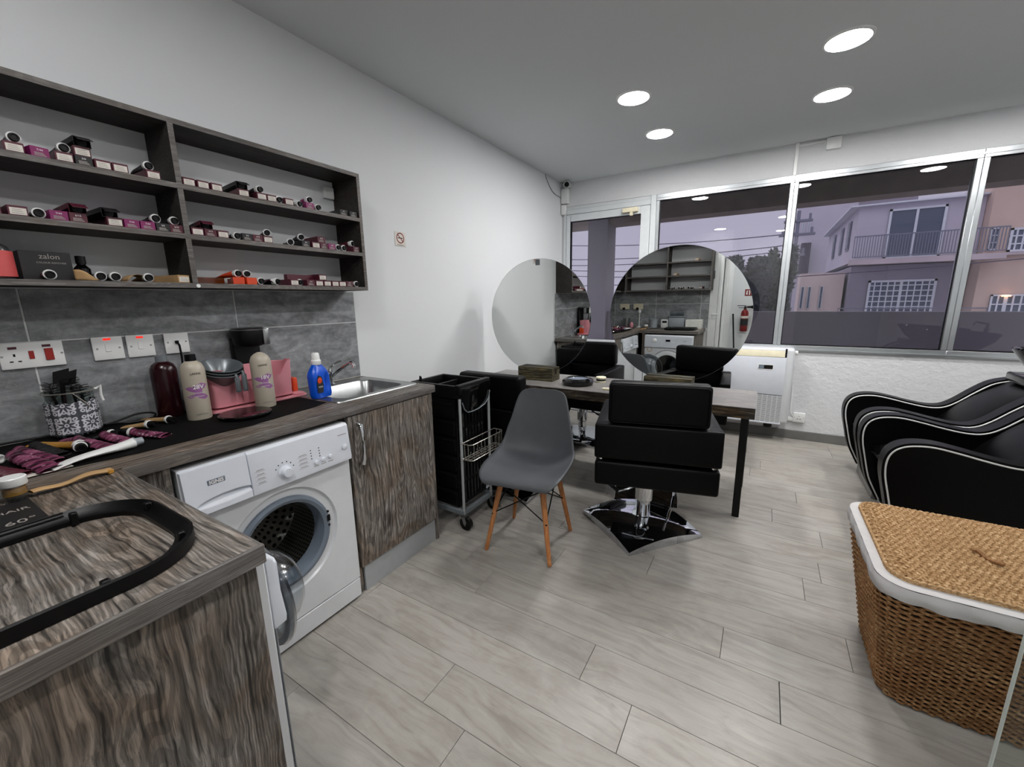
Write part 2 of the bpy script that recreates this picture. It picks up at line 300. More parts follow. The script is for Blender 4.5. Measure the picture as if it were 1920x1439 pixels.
# ------------------------------------------------------------------ geometry helpers
class MB:
    def __init__(s): s.bm = bmesh.new(); s.mi = 0; s.uv = None
    def _merge(s, tmp):
        me = bpy.data.meshes.new('t'); tmp.to_mesh(me); tmp.free()
        n0 = len(s.bm.faces); s.bm.from_mesh(me); bpy.data.meshes.remove(me)
        s.bm.faces.ensure_lookup_table()
        for f in s.bm.faces[n0:]: f.material_index = s.mi
        return s
    def box(s, x0, x1, y0, y1, z0, z1, bev=0, seg=2):
        t = bmesh.new(); bmesh.ops.create_cube(t, size=1)
        for v in t.verts:
            v.co = Vector(((x0 + x1) / 2 + v.co.x * (x1 - x0), (y0 + y1) / 2 + v.co.y * (y1 - y0), (z0 + z1) / 2 + v.co.z * (z1 - z0)))
        if bev: bmesh.ops.bevel(t, geom=list(t.edges), offset=bev, segments=seg, affect='EDGES', profile=0.5)
        return s._merge(t)
    def cyl(s, p, q, r, r2=None, n=16, caps=True):
        p, q = Vector(p), Vector(q); r2 = r if r2 is None else r2; d = q - p; t = bmesh.new()
        bmesh.ops.create_cone(t, cap_ends=caps, segments=n, radius1=r, radius2=r2, depth=d.length)
        mt = Matrix.Translation((p + q) / 2) @ d.to_track_quat('Z', 'Y').to_matrix().to_4x4()
        bmesh.ops.transform(t, matrix=mt, verts=t.verts); return s._merge(t)
    def sph(s, c, r, n=12, sc=(1, 1, 1)):
        t = bmesh.new(); bmesh.ops.create_uvsphere(t, u_segments=n, v_segments=max(6, n // 2), radius=r)
        for v in t.verts: v.co = Vector((c[0] + v.co.x * sc[0], c[1] + v.co.y * sc[1], c[2] + v.co.z * sc[2]))
        return s._merge(t)
    def tube(s, pts, r, n=8, closed=False, rs=None):
        pts = [Vector(p) for p in pts]; m = len(pts); bm = s.bm; rings = []
        for i, p in enumerate(pts):
            a = pts[(i - 1) % m] if (closed or i > 0) else p; b = pts[(i + 1) % m] if (closed or i < m - 1) else p
            d = (b - a).normalized()
            if i == 0: up = Vector((0, 0, 1)) if abs(d.z) < 0.9 else Vector((1, 0, 0))
            up = (up - d * up.dot(d)).normalized(); w = d.cross(up); rr = rs[i] if rs else r
            rings.append([bm.verts.new(p + (up * math.cos(2 * PI * k / n) + w * math.sin(2 * PI * k / n)) * rr) for k in range(n)])
        for i in range(m if closed else m - 1):
            A, B = rings[i], rings[(i + 1) % m]
            for k in range(n):
                f = bm.faces.new((A[k], A[(k + 1) % n], B[(k + 1) % n], B[k])); f.material_index = s.mi
        if not closed:
            for R in (rings[0], rings[-1]):
                f = bm.faces.new(R); f.material_index = s.mi
        return s
    def lathe(s, prof, c=(0, 0, 0), n=24, M4=None, cap=True):
        """prof: (r, h) pairs around +Z at c; M4 optional matrix"""
        bm = s.bm; rings = []; M4 = M4 or Matrix.Translation(c)
        for r, h in prof:
            if r < 1e-6: rings.append([bm.verts.new(M4 @ Vector((0, 0, h)))])
            else: rings.append([bm.verts.new(M4 @ Vector((r * math.cos(2 * PI * k / n), r * math.sin(2 * PI * k / n), h))) for k in range(n)])
        for A, B in zip(rings, rings[1:]):
            for k in range(n):
                a, b = A[k % len(A)], A[(k + 1) % len(A)]; c_, d = B[(k + 1) % len(B)], B[k % len(B)]
                vs = []
                for v in (a, b, c_, d):
                    if v not in vs: vs.append(v)
                if len(vs) > 2:
                    f = bm.faces.new(vs); f.material_index = s.mi
        if cap:
            for R in (rings[0], rings[-1]):
                if len(R) > 2: f = bm.faces.new(R); f.material_index = s.mi
        return s
    def prism(s, pts, plane, a, b, bev=0, seg=2):
        t = bmesh.new()
        def P(u, v, w): return {'xz': (u, w, v), 'xy': (u, v, w), 'yz': (w, u, v)}[plane]
        va = [t.verts.new(P(u, v, a)) for u, v in pts]; vb = [t.verts.new(P(u, v, b)) for u, v in pts]
        fa = t.faces.new(va); fb = t.faces.new(vb[::-1]); n = len(pts)
        for i in range(n): t.faces.new((va[i], vb[i], vb[(i + 1) % n], va[(i + 1) % n]))
        if bev:
            es = list(fa.edges) + list(fb.edges); bmesh.ops.bevel(t, geom=es, offset=bev, segments=seg, affect='EDGES', profile=0.5)
        return s._merge(t)
    def grid(s, fn, nu, nv, uv=None):
        bm = s.bm; V = [[bm.verts.new(fn(i / nu, j / nv)) for j in range(nv + 1)] for i in range(nu + 1)]
        lay = bm.loops.layers.uv.verify() if uv else None
        for i in range(nu):
            for j in range(nv):
                f = bm.faces.new((V[i][j], V[i + 1][j], V[i + 1][j + 1], V[i][j + 1])); f.material_index = s.mi
                if uv:
                    for l, (a, b) in zip(f.loops, ((i, j), (i + 1, j), (i + 1, j + 1), (i, j + 1))): l[lay].uv = (a / nu * uv[0], b / nv * uv[1])
        return s
    def quad(s, *p):
        f = s.bm.faces.new([s.bm.verts.new(q) for q in p]); f.material_index = s.mi; return s
    def build(s, name, mats, parent=None, world=True, merge=True, loc=None):
        bm = s.bm
        if merge: bmesh.ops.remove_doubles(bm, verts=bm.verts, dist=1e-6)
        bmesh.ops.recalc_face_normals(bm, faces=bm.faces)
        for e in bm.edges:
            if len(e.link_faces) == 2 and e.calc_face_angle(0) > 0.62: e.smooth = False
        for f in bm.faces: f.smooth = True
        off = Vector((0, 0, 0))
        if parent is not None and world:
            q = parent
            while q is not None: off += q.location; q = q.parent
        if loc is not None: off += Vector(loc)
        if off.length > 0: bmesh.ops.translate(bm, vec=-off, verts=bm.verts)
        me = bpy.data.meshes.new(name); bm.to_mesh(me); bm.free()
        for m in (mats if isinstance(mats, (list, tuple)) else [mats]): me.materials.append(M[m] if isinstance(m, str) else m)
        o = bpy.data.objects.new(name, me); C.objects.link(o)
        if parent is not None: o.parent = parent
        if loc is not None: o.location = loc
        return o

def thing(name, label, cat, loc=(0, 0, 0), rz=0, group=None):
    o = bpy.data.objects.new(name, None); o.empty_display_size = 0.1; C.objects.link(o); o.location = loc; o.rotation_euler = (0, 0, rz)
    return tag(o, label, cat, group)
def tag(o, label, cat, group=None):
    o['label'] = label; o['category'] = cat
    if group: o['group'] = group
    return o
def struct(o): o['kind'] = 'structure'; return o
def copy_thing(src, loc, rz=None, label=None):
    r = src.copy(); C.objects.link(r); r.location = loc
    if rz is not None: r.rotation_euler = (0, 0, rz)
    if label: r['label'] = label
    def rec(a, b):
        for ch in a.children:
            c = ch.copy(); C.objects.link(c); c.parent = b; rec(ch, c)
    rec(src, r); return r
def text(name, s, size, loc, rot, mat, parent, ext=0.0002, align='CENTER', bold=0.0):
    cu = bpy.data.curves.new(name, 'FONT'); cu.body = s; cu.size = size; cu.align_x = align; cu.align_y = 'CENTER'; cu.extrude = ext; cu.offset = bold; cu.resolution_u = 2
    cu.materials.append(M[mat]); tmp = bpy.data.objects.new(name, cu); me = bpy.data.meshes.new_from_object(tmp); bpy.data.objects.remove(tmp); bpy.data.curves.remove(cu)
    o = bpy.data.objects.new(name, me); C.objects.link(o); o.rotation_euler = rot
    off = Vector((0, 0, 0)); q = parent
    while q is not None: off += q.location; q = q.parent
    o.parent = parent; o.location = Vector(loc) - off; return o
def rrect(x0, x1, y0, y1, r, n=5):
    out = []
    for cx, cy, a0 in ((x1 - r, y1 - r, 0), (x0 + r, y1 - r, 90), (x0 + r, y0 + r, 180), (x1 - r, y0 + r, 270)):
        for k in range(n + 1):
            a = math.radians(a0 + 90 * k / n); out.append((cx + r * math.cos(a), cy + r * math.sin(a)))
    return out
def bez(pts, n=10):
    """catmull-rom through pts"""
    P = [Vector(p) for p in pts]; P = [2 * P[0] - P[1]] + P + [2 * P[-1] - P[-2]]; out = []
    for i in range(1, len(P) - 2):
        for k in range(n):
            t = k / n; a, b, c, d = P[i - 1:i + 3]
            out.append(0.5 * ((2 * b) + (c - a) * t + (2 * a - 5 * b + 4 * c - d) * t * t + (3 * b - a - 3 * c + d) * t ** 3))
    out.append(P[-2]); return out
FX = (PI / 2, 0, PI / 2)     # text on a surface facing +x
FY = (PI / 2, 0, PI)         # text facing +y

# ================================================================== SETTING
CE = 2.63; YW = 4.6; XR = 4.7; YB = -1.5; XA = 1.45
fl = MB().box(-0.15, XR + .15, YB - .15, YW + .15, -0.12, -0.008).build('floor', 'box_dark'); struct(fl)
PW, PL = 0.1755, 1.21
joint = {0: 1.395, 1: 1.214, 2: 1.829, 3: 1.64, 4: 1.045, 5: 2.065, 6: 2.485, 7: 1.709, 8: 2.365, 11: 2.478, 12: 2.247, -1: 2.0, -2: 1.1}
pm = {}
for k in range(-13, 23):
    y0 = 0.645 + PW * k; y1 = y0 + PW
    if y1 < YB or y0 > YW: continue
    y0 = max(y0, YB); y1 = min(y1, YW)
    j = joint.get(k, random.uniform(0.2, 1.4)); xs = [0.0]
    while j > 0.15: j -= PL
    j += PL
    while j < XR - .1: xs.append(j); j += PL
    xs.append(XR)
    for a, b in zip(xs, xs[1:]):
        key = (round(b - a, 3), round(y1 - y0, 3))
        if key not in pm:
            L, w = key; g0 = MB().box(-L / 2 + .0008, L / 2 - .0008, -w / 2 + .0004, w / 2 - .0004, -0.008, 0, 0.0007, 1)
            o = g0.build('plank', 'plank', fl); pm[key] = o.data
        else:
            o = bpy.data.objects.new('plank', pm[key]); C.objects.link(o); o.parent = fl
        o.location = ((a + b) / 2, (y0 + y1) / 2, 0)
        if k == 4 and abs(b - 2.255) < .01: o.location.x -= 0.0012
struct(MB().box(-.15, XR + .15, YB - .15, YW + .15, CE, CE + .12).build('ceiling', 'ceiling'))
wl = struct(MB().box(-.15, 0, YB - .15, YW + .15, 0, CE).build('wall_left', 'wall'))
wb = struct(MB().box(0, XA, -0.40, -0.25, 0, CE).build('wall_back', 'wall'))
struct(MB().box(XA - .15, XR, YB - .15, YB, 0, CE).build('wall_rear', 'wall'))
struct(MB().box(XR, XR + .15, YB - .15, YW + .15, 0, CE).build('wall_right', 'wall'))
struct(MB().box(XA - .15, XA, YB, -0.40, 0, CE).build('wall_passage', 'wall'))
wf = MB()
wf.box(0, 0.03, YW, YW + .15, 0, CE); wf.box(0.03, XR, YW, YW + .15, 2.375, CE); wf.box(1.055, XR, YW, YW + .15, 0, 0.842); wf.box(4.55, XR, YW, YW + .15, .842, 2.375)
struct(wf.build('wall_front', 'plaster'))
struct(MB().box(1.055, XR, YW - .014, YW, 0, 0.085, .003, 1).build('baseboard_front', 'baseboard'))
struct(MB().box(0, .012, 1.66, YW, 0, 0.085, .003, 1).build('baseboard_left', 'baseboard'))

# slate tiles, one object each, on a grout bed
gt = MB(); gt.box(0, .0112, -.25, 1.634, .86, 1.405); gt.build('grout_bed', 'grout', wl)
def tiles(par, axis, cuts, rows):
    for a, b in zip(cuts, cuts[1:]):
        for c, d in rows:
            q = MB(); e = .0024
            if axis == 'y': q.box(.004, .0125, a + e, b - e, c + e, d - e, .0012, 1)
            else: q.box(a + e, b - e, -.246, -.2375, c + e, d - e, .0012, 1)
            q.build('tile', 'slate', par)
tiles(wl, 'y', [-.236, .336, .981, 1.634], [(.90, 1.228), (1.228, 1.404)])
MB().box(0.0, XA, -.25, -.2388, .86, 1.405).build('grout_bed', 'grout', wb)
tiles(wb, 'x', [.0, .06, .66, 1.25, 1.448], [(.90, 1.228), (1.228, 1.404)])

# window band
def window(idx, x0, x1, glass):
    w = MB(); y0, y1 = YW - .018, YW + .06
    w.box(x0, x1, y0, y1, .842, .897, .003, 1); w.box(x0, x1, y0, y1, 2.312, 2.372, .003, 1)
    w.box(x0, glass[0], y0, y1, .897, 2.312, .003, 1); w.box(glass[1], x1, y0, y1, .897, 2.312, .003, 1)
    # raised centre ridges of the profiles
    w.box(x0, x1, y0 - .008, y0, .852, .862); w.box(x0, x1, y0 - .008, y0, 2.335, 2.345)
    o = struct(w.build('window_%d' % idx, 'alu'))
    MB().box(glass[0] - .005, glass[1] + .005, YW + .02, YW + .026, .89, 2.32).build('pane', 'window_glass', o)
    b = MB()
    for g0, g1 in ((glass[0], glass[0] + .006), (glass[1] - .006, glass[1])): b.box(g0, g1, YW + .005, YW + .02, .897, 2.312)
    b.box(glass[0], glass[1], YW + .005, YW + .02, 2.304, 2.312); b.box(glass[0], glass[1], YW + .005, YW + .02, .897, .903)
    b.build('gasket', 'black', o)
window(1, 1.055, 2.2185, (1.087, 2.187)); window(2, 2.2185, 3.365, (2.250, 3.330)); window(3, 3.365, 4.55, (3.400, 4.50))
# balcony door
d = MB()
d.box(.03, .065, YW - .02, YW + .06, 0, 2.335, .003, 1); d.box(1.0, 1.055, YW - .025, YW + .06, 0, 2.372, .004, 1); d.box(.065, 1.0, YW - .02, YW + .06, 2.285, 2.335, .003, 1); d.box(.03, 1.0, YW, YW + .06, 2.335, 2.372)
dr = struct(d.build('door_1', 'alu_white'))
l = MB(); yl0, yl1 = YW - .03, YW + .03
l.box(.068, .118, yl0, yl1, .01, 2.28, .004, 1); l.box(.905, .997, yl0, yl1, .01, 2.28, .004, 1); l.box(.118, .905, yl0, yl1, 2.205, 2.28, .004, 1)
l.box(.118, .905, yl0, yl1, .80, .88, .004, 1); l.box(.118, .905, yl0, yl1, .01, .10, .004, 1); l.box(.118, .905, YW, YW + .02, .10, .80)
leaf = l.build('door_leaf', 'alu_white', dr)
MB().box(.113, .910, YW, YW + .006, .875, 2.21).build('pane', 'window_glass', leaf)
MB().box(.118, .126, YW - .02, YW, .88, 2.205).box(.118, .905, YW - .02, YW, 2.197, 2.205).build('gasket', 'black', leaf)
MB().box(.72, .88, YW - .075, YW - .03, 2.225, 2.27, .006, 2).box(.80, .83, YW - .07, YW - .05, 2.19, 2.225).build('door_closer', 'cream', leaf)
MB().box(.93, .955, YW - .045, YW - .03, 1.0, 1.14, .003, 1).cyl((.9425, YW - .03, 1.07), (.9425, YW - .075, 1.07), .009).box(.85, .95, YW - .08, YW - .066, 1.062, 1.078, .004, 2).build('door_handle', 'alu', leaf)

# passage door seen only in the mirror
d = MB(); d.box(1.352, 1.45, -.25, -.232, 0, 2.1, .003, 1); d.box(XA, XA + .03, -.42, -.232, 0, 2.1, .003, 1)
d2 = struct(d.build('door_2', 'door_white'))
q = MB().box(XA + .035, XA + .075, -1.22, -.44, .01, 2.06, .003, 1)
q.box(XA + .075, XA + .079, -1.12, -.54, .2, .95, .003, 1).box(XA + .075, XA + .079, -1.12, -.54, 1.1, 1.95, .003, 1); lf = q.build('door_leaf', 'door_white', d2)
MB().box(1.395, 1.405, -.233, -.229, 1.02, 1.13, .002, 1).cyl((1.40, -.229, 1.09), (1.40, -.19, 1.09), .008).box(1.39, 1.47, -.20, -.188, 1.082, 1.098, .003, 1).build('door_handle', 'white', d2)
MB().box(1.385, 1.40, -.233, -.226, 1.55, 1.65, .002, 1).build('hinge', 'steel', d2)

# cable conduit on the window wall
t = MB(); t.box(2.196, 2.222, YW - .016, YW, 2.372, CE, .002, 1); t.box(2.222, 2.41, YW - .016, YW, 2.598, 2.614, .002, 1)
struct(t.build('trim_1', 'white'))
jb = tag(MB().box(2.41, 2.51, YW - .035, YW, 2.535, CE - .005, .004, 2).cyl((2.425, YW - .036, 2.59), (2.425, YW - .034, 2.59), .004, n=8).cyl((2.495, YW - .036, 2.59), (2.495, YW - .034, 2.59), .004, n=8).build('junction_box', 'white'), 'square white junction box high on the window wall under the ceiling', 'junction box')

# ------------------------------------------------------------------ outdoors: balcony
struct(MB().box(-3.2, 7.5, YW + .15, 6.35, -.12, -.01).build('balcony_floor', 'asphalt'))
struct(MB().box(-3.2, 7.5, 6.0, 6.15, -.01, 1.158).build('balcony_parapet', 'para'))
struct(MB().box(-.19, .10, 5.93, 6.3, -.01, 2.62).build('balcony_pillar', 'pillar'))
struct(MB().box(-3.2, 7.5, YW + .15, 6.3, 2.62, 2.8).box(-3.2, 7.5, 5.98, 6.3, 2.375, 2.62).build('balcony_ceiling', 'soffit'))

def fw(x, z, Y=26.0):     # facade coordinates taken on the plane 16 m away, scaled out to their real distance
    k = Y / 16.0; return (2.09 + (x - 2.09) * k, Y, 1.34 + (z - 1.34) * k)
def fbox(mb, x0, x1, z0, z1, Y, dep=0.2, out=0.0):
    a = fw(x0, z0, Y); b = fw(x1, z1, Y); mb.box(a[0], b[0], Y - out, Y + dep, a[2], b[2]); return mb
GZ = -4.0
struct(MB().box(-60, 80, 6.4, 120, GZ - .2, GZ).build('street_ground', 'asphalt'))
# house with balcony
hs = thing('house', 'lavender grey two storey house with a railed balcony across the street', 'house', (11.5, 26, GZ))
q = MB()
def base_wall(x0, x1, z0, z1, Y, dep, mat, nm='wall', ztop=None):
    m = MB(); a = fw(x0, z0, Y); b = fw(x1, z1, Y); m.box(a[0], b[0], Y, Y + dep, z0 if z0 == GZ else a[2], b[2]); return m.build(nm, mat, hs)
zf = fw(4, 2.31)[2]
xa = fw(4.19, 0)[0]
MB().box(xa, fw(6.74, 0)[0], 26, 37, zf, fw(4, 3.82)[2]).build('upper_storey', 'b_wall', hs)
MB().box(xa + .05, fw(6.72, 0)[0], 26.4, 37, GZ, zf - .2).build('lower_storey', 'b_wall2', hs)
rf = MB(); rf.box(xa - .35, fw(6.74, 0)[0], 25.75, 37.2, fw(4, 3.82)[2], fw(4, 3.86)[2]); rf.build('roof', 'b_frame', hs)
MB().box(fw(4.04, 0)[0], fw(7.02, 0)[0], 24.6, 25.28, fw(4, 2.17)[2], zf).build('balcony_slab', 'b_slab', hs)
def rail(nm, x0, x1, z0, z1, Y, n, par):
    m = MB(); a = fw(x0, z0); b = fw(x1, z1)
    m.box(a[0], b[0], Y - .02, Y + .02, b[2] - .05, b[2]); m.box(a[0], b[0], Y - .02, Y + .02, a[2], a[2] + .04)
    for k in range(n + 1):
        x = a[0] + (b[0] - a[0]) * k / n; m.box(x - .014, x + .014, Y - .012, Y + .012, a[2], b[2])
    return m.build(nm, 'b_rail', par)
rail('railing', 4.07, 7.0, 2.36, 2.94, 24.7, 52, hs)
def fwin(par, x0, x1, z0, z1, Y, nx, nz, fr=.05, bar=.03, nm='window', glassm='b_glass', split=None):
    a = fw(x0, z0, Y); b = fw(x1, z1, Y); w = MB()
    w.box(a[0], b[0], Y - .08, Y - .02, b[2] - fr, b[2]); w.box(a[0], b[0], Y - .08, Y - .02, a[2], a[2] + fr)
    w.box(a[0], a[0] + fr, Y - .08, Y - .02, a[2], b[2]); w.box(b[0] - fr, b[0], Y - .08, Y - .02, a[2], b[2])
    for k in range(1, nx):
        x = a[0] + (b[0] - a[0]) * k / nx; t = bar * (2.2 if split and k in split else 1); w.box(x - t / 2, x + t / 2, Y - .075, Y - .03, a[2], b[2])
    for k in range(1, nz):
        z = a[2] + (b[2] - a[2]) * k / nz; w.box(a[0], b[0], Y - .073, Y - .03, z - bar / 2, z + bar / 2)
    f = w.build(nm, 'b_frame', par)
    MB().box(a[0], b[0], Y - .03, Y, a[2], b[2]).build('pane', glassm, f); return f
fwin(hs, 4.86, 6.03, 2.34, 3.68, 26, 2, 1, .09, .09, 'balcony_door')
fwin(hs, 4.63, 6.08, .70, 1.75, 26.4, 10, 7, .09, .045, split=(5,))
rail('lower_railing', 3.95, 7.0, .86, .98, 25.2, 3, hs)
# side wall windows of the receding gable
for yy, w0 in ((27.6, .9), (30.0, .9), (33.0, .9)):
    f = MB().box(xa - .05, xa - .01, yy, yy + w0, 3.6, 5.0).build('window', 'b_rail', hs); MB().box(xa - .07, xa - .05, yy + .08, yy + w0 - .08, 3.7, 4.9).build('pane', 'b_glass', f)
# low peach wing left of the balcony
pw = thing('house', 'low peach coloured house wing with narrow windows left of the balcony', 'house', (4.0, 27, GZ))
MB().box(fw(2.98, 0, 27)[0], xa - .08, 27, 29.5, GZ, fw(3, 2.02, 27)[2]).build('wall', 'b_peach', pw)
for x in (3.02, 3.2, 3.5): fwin(pw, x, x + .08, .95, 1.62, 27, 1, 1, .02)
# tall grey block behind
tb = thing('apartment_block', 'tall pale block rising behind the house with the balcony', 'building', (6.0, 42, GZ))
MB().box(fw(2.75, 0, 42)[0], fw(4.15, 0, 42)[0], 42, 50, GZ, fw(3, 4.16, 42)[2]).build('wall', 'b_wall', tb)
MB().box(fw(4.15, 0, 42)[0], fw(5.45, 0, 42)[0], 42.5, 50, GZ, fw(3, 4.20, 42)[2]).build('stair_tower', 'b_wall2', tb)
MB().box(fw(2.9, 0, 41)[0], fw(3.15, 0, 41)[0], 41.2, 42, fw(3, 2.05, 41)[2], fw(3, 2.95, 41)[2]).build('bay', 'b_dark', tb)
for x in (2.86, 3.0): fwin(tb, x, x + .05, 3.2, 3.6, 42, 1, 1, .05)
# right peach house
ph = thing('house', 'peach house at the right of the view with lit lower window', 'house', (14, 25.5, GZ))
MB().box(fw(6.86, 0, 25.4)[0], 22, 25.4, 34, GZ, fw(7, 4.17, 25.4)[2]).build('wall', 'b_peach2', ph)
MB().box(fw(6.83, 0, 25.4)[0], 22, 25.3, 34, fw(7, 4.17, 25.4)[2], fw(7, 4.22, 25.4)[2]).build('roof', 'b_slab', ph)
fwin(ph, 7.27, 7.75, 2.37, 2.95, 25.4, 4, 3, .08, .05); MB().box(fw(7.22, 0, 25.4)[0], fw(7.8, 0, 25.4)[0], 25.2, 25.4, fw(7, 2.29, 25.4)[2], fw(7, 2.36, 25.4)[2]).build('sill', 'b_slab', ph)
lw = fwin(ph, 7.16, 7.85, .80, 1.30, 25.4, 5, 2, .06, .05, split=(2,))
MB().box(fw(7.36, 0, 25.3)[0], fw(7.52, 0, 25.3)[0], 25.22, 25.3, fw(7, 1.25, 25.3)[2], fw(7, 1.275, 25.3)[2]).build('wall_lamp', 'warm', ph)
fwin(ph, 6.92, 7.08, 2.44, 2.98, 25.4, 2, 3, .04, .03)
# trees
def tree(x, Y, ztop, w, lab, mat, n):
    k = Y / 16.0; X = 2.09 + (x - 2.09) * k; zt = 1.34 + (ztop - 1.34) * k; ww = w * k
    t = thing('tree', lab, 'tree', (X, Y, GZ), 0, 'trees beyond the parapet')
    MB().tube([(X, Y, GZ), (X + .1, Y, GZ + 2), (X, Y + .1, (GZ + zt) / 2)], .15, 8).build('trunk', 'bark', t)
    m = MB(); bm = m.bm; rng = random.Random(int(x * 100)); cz = (zt + GZ + 2) / 2; hh = (zt - GZ - 2) / 2
    blobs = [(rng.uniform(-.75, .75), rng.uniform(-.5, .5), rng.uniform(-.8, .72), rng.uniform(.25, .5)) for _ in range(16)]
    for i in range(n):
        b = rng.choice(blobs); d = Vector((rng.gauss(0, 1), rng.gauss(0, 1), rng.gauss(0, 1))).normalized() * b[3] * rng.uniform(.6, 1.08)
        p = Vector((X + (b[0] + d.x) * ww, Y + (b[1] + d.y) * ww, min(zt, cz + (b[2] + d.z) * hh)))
        u = Vector((rng.gauss(0, 1), rng.gauss(0, 1), rng.gauss(0, 1))).normalized() * .2; v = u.orthogonal().normalized() * .09
        bm.faces.new([bm.verts.new(p + q_) for q_ in (-u, v, u, -v)])
    c = m.build('crown', mat, t, merge=False); c['kind'] = 'stuff'
tree(.95, 24, 2.62, .55, 'broad dark tree with a low crown above the parapet', 'leaf', 5000)
tree(1.62, 21, 2.55, .42, 'rounded tree between the broad tree and the tall palm-like tree', 'leaf2', 4500)
tree(2.28, 23, 2.86, .5, 'tallest dark tree standing just left of the peach wing', 'leaf', 6000)
tree(-2.0, 30, 1.9, .6, 'distant low tree seen left of the balcony pillar', 'leaf2', 2500)
# utility pole and wires
up = thing('utility_pole', 'thin utility pole with cross arms beside the pale block', 'pole', (fw(2.74, 0, 24)[0], 24, GZ))
X0 = fw(2.74, 0, 24)[0]
MB().cyl((X0, 24, GZ), (X0, 24, fw(0, 3.9, 24)[2]), .11, .07, 8).build('pole', 'b_rail', up)
for z, w in ((3.6, .55), (3.2, .7), (2.6, .4)):
    zz = fw(0, z, 24)[2]; MB().box(X0 - w, X0 + w, 23.9, 24.1, zz - .05, zz + .05).tube([(X0 - w * .8, 24, zz), (X0 - w * .8, 24, zz + .3)], .05, 6).tube([(X0 + w * .8, 24, zz), (X0 + w * .8, 24, zz + .3)], .05, 6).build('cross_arm', 'b_rail', up)
for i, (za, zb, Ya) in enumerate(((3.7, 3.25, 24), (3.1, 2.92, 24), (2.85, 2.75, 24), (2.72, 2.35, 24), (2.5, 2.15, 24), (1.95, 2.1, 22))):
    a = fw(-7, za, Ya); b = fw(2.74, zb, Ya) if i < 5 else fw(8.5, 2.25, 22)
    pts = [(a[0] + (b[0] - a[0]) * s / 16, Ya, a[2] + (b[2] - a[2]) * s / 16 - 1.2 * (s / 16) * (1 - s / 16)) for s in range(17)]
    tag(MB().tube(pts, .022, 5).build('overhead_wire', 'b_dark'), 'thin overhead wire strung across the dusk sky outside' if i < 5 else 'lowest overhead wire crossing in front of the peach house', 'wire', 'overhead wires' if i < 5 else None)

# ------------------------------------------------------------------ ceiling lamps
lampo = None
for i, (x, y) in enumerate(LAMPS):
    lab = {0: 'round ceiling downlight, left near one above the styling table', 1: 'round ceiling downlight, left far one nearest the balcony door', 2: 'round ceiling downlight, largest one at upper right of the view', 3: 'round ceiling downlight, right one closest to the windows'}.get(i, 'round recessed ceiling downlight outside the photographed part of the ceiling')
    if i == 0:
        t = thing('ceiling_light', lab, 'ceiling light', (x, y, CE), 0, 'round ceiling downlights')
        MB().lathe([(.097, -.006), (.097, -.0075), (0, -.0075)], (x, y, CE), 40, cap=False).build('diffuser', 'lamp', t)
        MB().lathe([(.097, -.008), (.108, -.006), (.112, 0), (.097, 0), (.097, -.008)], (x, y, CE), 40, cap=False).build('rim', 'white', t)
        lampo = t
    else: copy_thing(lampo, (x, y, CE), None, lab)

# ================================================================== KITCHEN SIDE
# ---- left counter
FXX = .60
ct = thing('worktop', 'rustic wood worktop along the left wall above washing machine and sink cabinet', 'worktop', (0, 0.68, .862))
MB().box(.0135, .07, -.236, 1.63, .862, .90).box(.07, .50, -.236, 1.115, .862, .90).box(.50, .60, -.236, 1.63, .862, .90).box(.07, .50, 1.62, 1.63, .862, .90).build('slab', 'rustic_y', ct)
MB().box(.60, .612, .3495, 1.632, .8625, .9, .004, 2).box(.0135, .60, 1.63, 1.638, .8625, .9, .003, 1).build('edge_strip', 'edge', ct)
mat_ = tag(MB().prism([(.02, .02), (.45, .02), (.465, .2), (.50, .42), (.505, .75), (.47, 1.0), (.44, 1.10), (.02, 1.10)], 'xy', .9005, .903, .001, 1).build('counter_mat', 'black_mat'), 'thin black protective mat covering the left worktop up to the sink', 'mat')
# ---- peninsula / back worktop
bt = thing('worktop', 'rustic wood worktop of the near counter carrying the black oval frame', 'worktop', (.97, .05, .862))
MB().box(.613, 1.322, -.236, .344, .862, .90).build('slab', 'rustic_x', bt)
MB().box(.613, 1.325, .344, .35, .8625, .9, .002, 1).build('front_strip', 'edge_x', bt); MB().box(1.322, 1.33, -.236, .35, .8625, .9008, .002, 1).build('end_strip', 'edge', bt)
# end panel + fillers of the back counter
ep = thing('counter_end_panel', 'tall dark rustic wood side panel closing the near counter at bottom left', 'panel', (1.30, .05, 0))
MB().box(1.292, 1.31, -.236, .338, 0, .8615).build('board', 'rustic_z', ep)
fp = thing('counter_filler_panel', 'narrow rustic wood upright in the corner between the two counters', 'panel', (.64, .34, 0))
MB().box(.60, .685, .318, .336, 0, .8615).box(.582, .60, .336, .455, 0, .8615).build('board', 'rustic_z', fp)
# ---- sink cabinet
cb = thing('sink_cabinet', 'rustic wood base cabinet under the sink beside the washing machine', 'cabinet', (.3, 1.35, 0))
MB().box(.03, .585, 1.078, 1.096, 0, .8615).build('side_panel', 'rustic_z', cb); MB().box(.03, .60, 1.592, 1.612, 0, .8615).build('side_panel', 'rustic_z', cb)
MB().box(.03, .585, 1.096, 1.592, .12, .136).build('bottom_panel', 'rustic_z', cb); MB().box(.03, .04, 1.096, 1.592, .136, .86).build('back_panel', 'black', cb)
dd = MB().box(.588, .607, 1.08, 1.594, .135, .858, .0015, 1).build('door', 'rustic_z', cb)
MB().tube([(.608, 1.125, .825), (.628, 1.125, .815), (.636, 1.125, .79), (.638, 1.125, .73), (.636, 1.125, .665), (.628, 1.125, .64), (.608, 1.125, .632)], .006, 10, rs=[.009, .011, .009, .007, .009, .011, .009]).build('handle', 'chrome', dd)
MB().box(.583, .597, 1.10, 1.588, .0, .128, .001, 1).build('kickboard', 'kick', cb)

